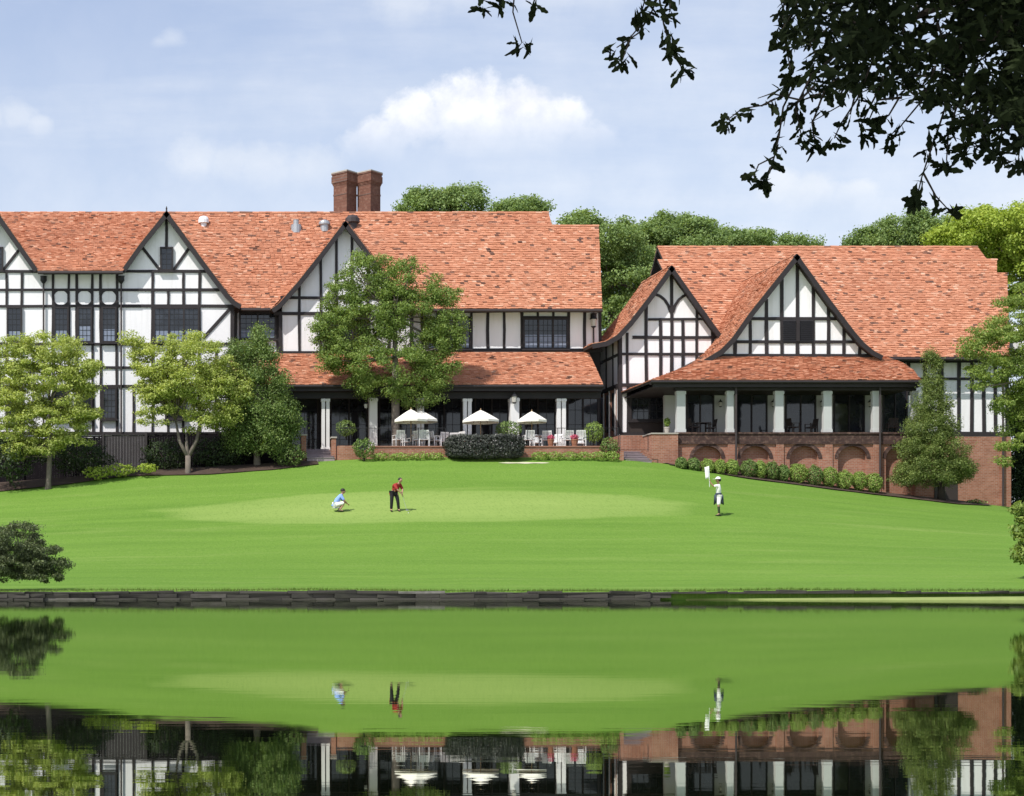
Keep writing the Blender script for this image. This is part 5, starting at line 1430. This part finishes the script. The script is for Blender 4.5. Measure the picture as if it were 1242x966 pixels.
def person(loc, label, J, fwd, head_c, hands, clothes, extra, rot=0.0):
    d_ = (J['pel'][0] - J['wai'][0]).normalized(); J = dict(J, hem=J.get('hem', (J['pel'][0] + d_ * .10, J['pel'][1])))
    """J: joint -> (position, radius); clothes: (name, material, joints chain edges, growth)"""
    root = thing('person', label, 'person', loc)
    R = Matrix.Rotation(rot, 3, 'Z')
    parts = [skin_mesh({k: q for k, q in J.items() if k != 'hem'}, LIMB_E, 'pel', 2)]
    for h in hands: parts += hand_parts(*h)
    v, f = join(parts); hv, hf = head_mesh(head_c, fwd)
    b = len(v); v += [tuple(q) for q in hv]; f += [tuple(b + i for i in q) for q in hf]
    add_mesh('body', v, f, M['skin'], root, R)
    for nm, mat, names, edges, grow, rt in clothes:
        JJ = {n: (J[n][0], tuple(np.array(J[n][1] if hasattr(J[n][1], '__len__') else (J[n][1],) * 2) + (grow.get(n, .012) if isinstance(grow, dict) else grow))) for n in names}
        vv, ff = join([skin_mesh(JJ, edges, rt, 2)])
        add_mesh(nm, vv, ff, mat, root, R)
    for nm, mat, mbx in extra: add_mesh(nm, mbx.v, mbx.f, mat, root, R)
    return root
def ell(mb, c, rx, ry, rz, n=14, m=9, lo=-1.0, fwd=None):
    c = Vector(c)
    v, f = [], []
    for j in range(m + 1):
        h = 1 - (1 - lo) * j / m; rr = math.sqrt(max(0, 1 - h * h)) if abs(h) < 1 else .02
        for k in range(n): v.append(c + Vector((rx * rr * math.cos(2 * PI * k / n), ry * rr * math.sin(2 * PI * k / n), rz * h)))
    for j in range(m):
        for k in range(n): f.append((j * n + k, j * n + (k + 1) % n, (j + 1) * n + (k + 1) % n, (j + 1) * n + k))
    return mb.add(v, f)
TOP_E = [('hem', 'pel'), ('pel', 'wai'), ('wai', 'che'), ('che', 'nek'), ('che', 'shl'), ('shl', 'ell'), ('che', 'shr'), ('shr', 'elr')]
TOP_N = ['hem', 'pel', 'wai', 'che', 'nek', 'shl', 'ell', 'shr', 'elr']
LEG_E = [('pel', 'hpl'), ('hpl', 'knl'), ('knl', 'anl'), ('pel', 'hpr'), ('hpr', 'knr'), ('knr', 'anr')]
LEG_N = ['pel', 'hpl', 'knl', 'anl', 'hpr', 'knr', 'anr']
def V(x, y, z): return Vector((x, y, z))
def shoe(mb, a, d, L=.27):
    """simple shoe under an ankle: sole and rounded upper, pointing along d"""
    a = Vector(a); d = Vector(d).normalized(); s = V(-d.y, d.x, 0)
    P = []
    for u, w, h in ((-.08, .035, .07), (-.03, .045, .10), (.08, .048, .075), (.15, .045, .05), (.19, .025, .03)):
        for k in range(8):
            an = 2 * PI * k / 8; P.append(V(a.x, a.y, 0) + d * u + s * w * math.cos(an) + V(0, 0, max(0.0, h * .5 + h * .5 * math.sin(an))))
    f = []
    for i in range(4):
        for k in range(8): f.append((i * 8 + k, i * 8 + (k + 1) % 8, i * 8 + 8 + (k + 1) % 8, i * 8 + 8 + k))
    f += [tuple(range(7, -1, -1)), tuple(range(32, 40))]
    mb.add(P, f)

# 1. squatting golfer in blue, facing right (+x)
g = on_ground(410.5, 621)
J = {'hem': (V(-.17, 0, .345), (.13, .11)), 'pel': (V(-.16, 0, .36), (.15, .13)), 'wai': (V(-.08, 0, .52), (.14, .12)), 'che': (V(.08, 0, .72), (.16, .13)), 'nek': (V(.17, 0, .86), .055), 'hed': (V(.21, 0, .93), .055),
     'shl': (V(.10, .17, .78), .065), 'ell': (V(.26, .22, .56), .045), 'wrl': (V(.42, .12, .42), .03), 'shr': (V(.10, -.17, .78), .065), 'elr': (V(.26, -.22, .54), .045), 'wrr': (V(.42, -.10, .40), .03),
     'hpl': (V(-.13, .11, .34), .10), 'knl': (V(.26, .17, .46), .062), 'anl': (V(.0, .14, .08), .042), 'tol': (V(.17, .15, .035), .035),
     'hpr': (V(-.13, -.11, .34), .10), 'knr': (V(.28, -.17, .44), .062), 'anr': (V(.04, -.14, .08), .042), 'tor': (V(.21, -.15, .035), .035)}
hr = MB(); ell(hr, (.215, 0, 1.05), .118, .094, .115, lo=-.25); sh = MB(); shoe(sh, J['anl'][0], (1, .1, 0)); shoe(sh, J['anr'][0], (1, -.1, 0))
person(g, 'golfer crouching on the green in a blue shirt and white shorts, reading the putt', J, (1, -.1, -.05), (.24, 0, 1.01),
       [((.42, .12, .42), (.6, -.5, -.3), (0, 0, -1), .7), ((.42, -.10, .40), (.6, .5, -.3), (0, 0, -1), .7)],
       [('shirt', M['blue_cloth'], TOP_N, TOP_E, {'pel': .004, 'wai': .034, 'che': .03, 'nek': .008, 'shl': .025, 'ell': .018, 'shr': .025, 'elr': .018}, 'pel'),
        ('shorts', M['white_cloth'], ['pel', 'hpl', 'knl', 'hpr', 'knr'], [('pel', 'hpl'), ('hpl', 'knl'), ('pel', 'hpr'), ('hpr', 'knr')], .025, 'pel')],
       [('hair', M['hair'], hr), ('shoes', M['olive_cloth'], sh)])
# 2. golfer in red bent over a putt
g2 = on_ground(479.5, 620.5)
J = {'pel': (V(-.08, .04, .92), (.15, .12)), 'wai': (V(-.02, -.03, 1.06), (.14, .12)), 'che': (V(.07, -.17, 1.25), (.17, .14)), 'nek': (V(.13, -.28, 1.36), .055), 'hed': (V(.16, -.33, 1.42), .055),
     'shl': (V(-.08, -.28, 1.27), .068), 'ell': (V(.04, -.40, 1.04), .046), 'wrl': (V(.24, -.38, .86), .032), 'shr': (V(.23, -.05, 1.30), .068), 'elr': (V(.33, -.18, 1.06), .046), 'wrr': (V(.28, -.34, .90), .032),
     'hpl': (V(-.17, -.03, .90), .10), 'knl': (V(-.19, -.06, .50), .066), 'anl': (V(-.20, .0, .09), .045), 'tol': (V(-.20, -.15, .035), .035),
     'hpr': (V(.04, .02, .90), .10), 'knr': (V(.12, -.04, .50), .066), 'anr': (V(.17, .02, .09), .045), 'tor': (V(.19, -.13, .035), .035)}
hr = MB(); ell(hr, (.175, -.335, 1.545), .105, .112, .10, lo=-.2); sh = MB(); shoe(sh, J['anl'][0], (-.05, -1, 0)); shoe(sh, J['anr'][0], (.1, -1, 0))
person(g2, 'golfer in a red shirt and black trousers bending over a putt on the green', J, (.35, -.7, -.7), (.185, -.36, 1.49),
       [((.24, -.38, .86), (.25, .05, -1), (1, 0, 0), 1.1), ((.28, -.34, .90), (.1, -.1, -1), (-1, 0, 0), 1.1)],
       [('shirt', M['red_cloth'], TOP_N, TOP_E, {'pel': .004, 'wai': .036, 'che': .04, 'nek': .008, 'shl': .028, 'ell': .022, 'shr': .028, 'elr': .022}, 'pel'),
        ('trousers', M['black_cloth'], LEG_N, LEG_E, {'pel': .006, 'hpl': .018, 'knl': .022, 'anl': .024, 'hpr': .018, 'knr': .022, 'anr': .024}, 'pel')],
       [('hair', M['hair'], hr), ('shoes', M['black_cloth'], sh)])
t_ = thing('putter', 'thin golf putter held by the golfer in the red shirt', 'golf club', g2 + V(.28, -.34, .9))
b = MB(); a = g2 + V(.25, -.34, .94); e = g2 + V(.46, -.52, .05); b.tube([a, lerp(a, e, .3)], .013, 6); b.build('grip', M['black_cloth'], t_)
b = MB(); b.tube([lerp(a, e, .3), e], .007, 6); b.build('shaft', M['steel'], t_)
b = MB(); b.box(e.x - .03, e.x + .09, e.y - .03, e.y + .01, e.z - .035, e.z + .005); b.build('club_head', M['steel'], t_)
# 3. caddie in white holding the flag up
g3 = on_ground(871.5, 626)
J = {'pel': (V(0, 0, .96), (.115, .115)), 'wai': (V(0, 0, 1.12), (.105, .11)), 'che': (V(.0, 0, 1.36), (.12, .13)), 'nek': (V(-.01, 0, 1.54), .052), 'hed': (V(-.02, 0, 1.62), .052),
     'shl': (V(-.06, -.15, 1.46), .058), 'ell': (V(-.30, -.15, 1.43), .042), 'wrl': (V(-.46, -.15, 1.62), .030), 'shr': (V(.04, .16, 1.46), .058), 'elr': (V(.10, .2, 1.18), .042), 'wrr': (V(.0, .17, .97), .030),
     'hpl': (V(0, -.085, .92), .092), 'knl': (V(-.03, -.09, .50), .060), 'anl': (V(.0, -.08, .09), .040), 'tol': (V(-.13, -.09, .035), .033),
     'hpr': (V(.0, .085, .92), .092), 'knr': (V(.03, .09, .50), .060), 'anr': (V(.07, .09, .09), .040), 'tor': (V(-.06, .10, .035), .033)}
ht = MB(); ell(ht, (-.02, 0, 1.80), .125, .112, .11, lo=-.05)
ht.lathe((-.08, 0, 1.788), [(.10, .012), (.20, .004), (.20, -.006), (.10, .0)], 18)
hr = MB(); ell(hr, (.02, 0, 1.74), .10, .092, .12, lo=-.5)
sh = MB(); shoe(sh, J['anl'][0], (-1, -.1, 0)); shoe(sh, J['anr'][0], (-1, .1, 0))
bl = MB(); bl.lathe((0, 0, 1.03), [(.145, 0), (.148, .05), (.142, .08)], 16, sy=1.05)
tw1 = MB()
for s, wd in ((-1, .06), (1, .09)):
    tw1.add([(s * .13, -.09, 1.06), (s * (.13 + wd), -.03, 1.0), (s * (.13 + wd), .06, 1.0), (s * .13, .12, 1.06), (s * .135, -.10, .62), (s * (.135 + wd * 1.3), -.04, .54), (s * (.135 + wd * 1.3), .07, .54), (s * .135, .13, .62)],
            [(0, 1, 5, 4), (1, 2, 6, 5), (2, 3, 7, 6), (3, 0, 4, 7), (0, 3, 2, 1), (4, 5, 6, 7)])
person(g3, 'caddie in white clothes and a white hat raising the flag on the lawn at right', J, (-1, -.25, 0), (-.03, 0, 1.72),
       [((-.46, -.15, 1.62), (-.1, -.05, 1), (-1, -.3, 0), 1.2), ((.0, .17, .97), (-.2, -.1, -1), (0, -1, 0), .6)],
       [('shirt', M['white_cloth'], TOP_N, TOP_E, {'pel': .004, 'wai': .03, 'che': .03, 'nek': .008, 'shl': .026, 'ell': .022, 'shr': .026, 'elr': .022}, 'pel'),
        ('trousers', M['white_cloth'], ['pel', 'hpl', 'knl', 'hpr', 'knr'], [('pel', 'hpl'), ('hpl', 'knl'), ('pel', 'hpr'), ('hpr', 'knr')], {'pel': .008, 'hpl': .02, 'knl': .03, 'hpr': .02, 'knr': .03}, 'pel'),
        ('socks', M['olive_cloth'], ['knl', 'anl'], [('knl', 'anl')], .008, 'knl'), ('socks', M['olive_cloth'], ['knr', 'anr'], [('knr', 'anr')], .008, 'knr')],
       [('hat', M['white_cloth'], ht), ('hair', M['hair'], hr), ('shoes', M['olive_cloth'], sh), ('belt', M['slate_cloth'], bl), ('towel', M['slate_cloth'], tw1)])
hp_ = g3 + V(-.495, -.165, 1.70)
t_ = thing('golf_flag', 'limp white flag on a thin pole held up by the caddie', 'flag', hp_)
b = MB(); b.tube([hp_ - V(0, 0, .30), hp_ + V(-.03, 0, .70)], .010, 6); b.build('pole', M['vent_white'], t_)
v, f = [], []
for i in range(7):
    for j in range(5):
        u, w = i / 6, j / 4
        v.append(hp_ + V(-.02 - .21 * w * (1 - .25 * u), .05 * math.sin(w * 7 + u * 2) * w, .70 - .58 * u - .05 * w))
for i in range(6):
    for j in range(4): f.append((i * 5 + j, i * 5 + j + 1, i * 5 + j + 6, i * 5 + j + 5))
o = MB().add(v, f).build('flag_cloth', M['white_cloth'], t_, smooth=True); so_ = o.modifiers.new('cloth', 'SOLIDIFY'); so_.thickness = .006
# golf ball and cup
p = g2 + V(.55, -.55, 0); p.z = gz(p.x, p.y)
b = MB(); ell(b, p + V(0, 0, .022), .022, .022, .022, 10, 8); tag(b.build('golf_ball', M['vent_white'], smooth=True), 'tiny white golf ball in front of the putter of the golfer in red', 'ball')

# ------------------------------------------------------------------ overhanging oak near the camera
ND = 8.6
ok = thing('oak_tree', 'overhanging oak with dark leafy sprays hanging into the top of the view', 'tree', (11.0, 6.0, .3))
mb = MB()
n = 24; v = [(11.5, 4.5, .55)]; f = []
for j, (r, z) in enumerate(((1.5, .5), (2.6, .35), (3.4, .05), (3.7, -.4))):
    for k in range(n): a = 2 * PI * k / n; v.append((11.5 + r * math.cos(a) * (1 + .06 * math.sin(3 * a)), 4.5 + 1.6 * r * math.sin(a), z))
for k in range(n): f.append((0, 1 + k, 1 + (k + 1) % n))
for j in range(3):
    for k in range(n): f.append((1 + j * n + k, 1 + (j + 1) * n + k, 1 + (j + 1) * n + (k + 1) % n, 1 + j * n + (k + 1) % n))
tag(mb.add(v, f).build('near_bank', M['lawn'], smooth=True), 'small grassy bank the overhanging oak stands on', 'bank', kind='structure')
b = MB()
b.tube([(11.0, 6.0, .1), (10.9, 6.1, 1.6), (10.6, 6.4, 3.4), (10.0, 6.6, 5.4), (9.2, 6.6, 7.6)], [.50, .40, .36, .30, .18], 12)
b.build('trunk', M['bark_dark'], ok, smooth=True)
b = MB()
b.tube([(10.6, 6.4, 3.6), (8.6, 7.6, 4.5), (6.4, 8.4, 4.5), (4.6, 8.8, 4.2), (3.0, 8.8, 4.1), (1.6, 8.7, 4.0)], [.22, .17, .12, .08, .05, .03], 8)
b.tube([(8.6, 7.6, 4.5), (6.6, 8.6, 3.7), (5.0, 8.7, 3.25), (4.2, 8.6, 3.0)], [.11, .07, .035, .015], 7)
b.tube([(6.4, 8.4, 4.5), (4.9, 8.6, 3.5), (4.1, 8.6, 3.2)], [.06, .035, .015], 7)
b.tube([(10.0, 6.6, 5.4), (7.0, 6.0, 6.6), (4.0, 5.6, 6.8), (1.0, 5.6, 6.6)], [.2, .14, .08, .03], 8)
b.tube([(9.6, 6.6, 6.4), (8.0, 4.0, 7.6), (5.0, 3.2, 7.4), (2.0, 3.0, 6.8)], [.16, .11, .06, .02], 8)
b.build('limbs', M['bark_dark'], ok, smooth=True)
rng = np.random.default_rng(77); rg = random.Random(77)
LP, LT, LN = [], [], []
tw = MB()
def spray(pts, leaves, r0=.012, dd=0.0, spread=.10, tuft=7):
    """twig through photo points with leaves along it and a tuft at its tip"""
    P = [Vector(W(px, py, ND + dd + rg.uniform(-.08, .08))) for px, py in pts]
    MB().tube(P, list(np.linspace(r0, .003, len(P))), 5).build('twig', M['bark_dark'], ok)
    for k in range(leaves):
        s = rg.uniform(.2, 1.0); q = poly_at(P, s); dr = (poly_at(P, min(1, s + .05)) - poly_at(P, max(0, s - .05))).normalized()
        t = (dr + Vector((rg.uniform(-1, 1), rg.uniform(-.8, .8), rg.uniform(-1.0, .3)))).normalized()
        LP.append(q + t * .046); LT.append(t); LN.append(Vector((rg.uniform(-1, 1), -rg.uniform(.2, 1.4), rg.uniform(-.7, 1))))
    q = P[-1]; dr = (P[-1] - P[-2]).normalized()
    for k in range(tuft):
        t = (dr * .8 + Vector((rg.uniform(-1, 1), rg.uniform(-.8, .8), rg.uniform(-.9, .6)))).normalized()
        LP.append(q + t * .046); LT.append(t); LN.append(Vector((rg.uniform(-1, 1), -rg.uniform(.2, 1.4), rg.uniform(-.7, 1))))
# sprays at the top middle
spray([(640, -60), (625, -20), (622, 15), (633, 52)], 3, .006, tuft=11)
spray([(600, -60), (592, -20), (585, 5)], 4, .006, tuft=7); spray([(625, -50), (607, -10), (612, 4)], 4, .007, tuft=5); spray([(660, -60), (652, -15), (648, 2)], 4, .006, tuft=5)
spray([(830, -70), (805, -20), (790, 15), (765, 45), (756, 70)], 12, .006, tuft=9)
spray([(815, -60), (800, 0), (805, 30), (812, 55)], 18, .006, tuft=8); spray([(812, 50), (818, 68), (828, 84)], 5, .006, tuft=10)
spray([(790, -60), (785, -10), (778, 15)], 14, .006, tuft=8); spray([(830, -60), (815, -10), (812, 15)], 14, .006, tuft=7); spray([(790, 15), (775, 40), (748, 58)], 5, .006, tuft=6)
# the heavy mass at the top right
spray([(1010, 70), (985, 90), (958, 100), (945, 118), (925, 128), (900, 132), (882, 146)], 26, .006, tuft=8)
spray([(965, 100), (950, 130), (945, 165), (938, 195), (930, 218)], 20, .006, tuft=14); spray([(940, 190), (920, 200), (915, 212)], 3, .005, tuft=6)
spray([(985, 90), (965, 130), (972, 165)], 16, .006, tuft=8); spray([(1000, 110), (985, 150), (988, 172)], 14, .006, tuft=8)
spray([(1060, 70), (1040, 120), (1020, 150), (1012, 168)], 12, .006, tuft=8); spray([(1080, 80), (1060, 120), (1045, 150), (1050, 160)], 10, .006, tuft=6)
spray([(1135, 80), (1120, 120), (1095, 150), (1080, 170)], 14, .006, tuft=7); spray([(1150, 120), (1140, 150), (1128, 185), (1118, 215), (1112, 240)], 22, .006, tuft=12); spray([(1120, 210), (1135, 238), (1148, 252)], 5, .006, tuft=8)
spray([(1160, 130), (1150, 165), (1148, 195)], 18, .006, tuft=10); spray([(1185, 130), (1175, 165), (1172, 185)], 18, .006, tuft=8); spray([(1220, 120), (1215, 160), (1212, 185)], 18, .006, tuft=9)
spray([(1250, 130), (1238, 170), (1235, 195)], 18, .006, tuft=9); spray([(960, -40), (950, 10), (952, 50), (960, 90)], 26, .006, tuft=10); spray([(985, -40), (962, 15), (946, 40)], 20, .006, tuft=8)
spray([(1200, 130), (1190, 160), (1198, 178)], 12, .006, tuft=8); spray([(1090, 120), (1078, 140), (1060, 148)], 10, .006, tuft=8)
MASS = [(1130, 15, 120, 58), (1215, 60, 70, 70), (1030, 25, 56, 44), (1070, 78, 46, 38), (1130, 95, 40, 38), (1190, 130, 46, 34), (1010, 90, 36, 34), (1238, 140, 26, 34), (1290, 60, 70, 110), (970, 20, 24, 40), (1130, -60, 170, 60), (1300, -60, 120, 80)]
for (px, py, rx, ry) in MASS:
    for k in range(int(rx * ry * .135)):
        a, r = rg.uniform(0, 2 * PI), math.sqrt(rg.random())
        d = ND + rg.uniform(-.7, 1.2)
        LP.append(W(px + rx * r * math.cos(a), py + ry * r * math.sin(a), d)); LT.append(Vector((rg.uniform(-1, 1), rg.uniform(-1, 1), rg.uniform(-1.2, .3)))); LN.append(Vector((rg.uniform(-1, 1), -rg.uniform(.1, 1.4), rg.uniform(-.6, 1))))
for k in range(26):
    px, py = rg.uniform(985, 1240), rg.uniform(-20, 120)
    P = [W(px, py, ND + rg.uniform(-.3, .5))]; 
    for _ in range(3): P.append(P[-1] + Vector((rg.uniform(-.18, .05), rg.uniform(-.1, .1), rg.uniform(-.12, .05))))
    MB().tube(P, [.008, .006, .004, .002], 5).build('twig', M['bark_dark'], ok)
toA = lambda L: np.array([tuple(p) for p in L], float)
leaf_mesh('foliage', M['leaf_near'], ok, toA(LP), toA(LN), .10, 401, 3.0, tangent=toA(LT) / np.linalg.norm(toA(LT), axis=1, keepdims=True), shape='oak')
# unseen crown above the view, added to shade the sprays
C, Rr = [], []
for k in range(700):
    x, y = rg.uniform(-3.5, 13), rg.uniform(1.0, 10.5)
    lo = max(4.3, .2 + .36 * y + .9)
    C.append((x, y, rg.uniform(lo, lo + 3.6 - .12 * abs(x - 6)))); Rr.append(rg.uniform(.45, .8))
P, Nn = cloud(C, Rr, 60, 402, .6, .5)
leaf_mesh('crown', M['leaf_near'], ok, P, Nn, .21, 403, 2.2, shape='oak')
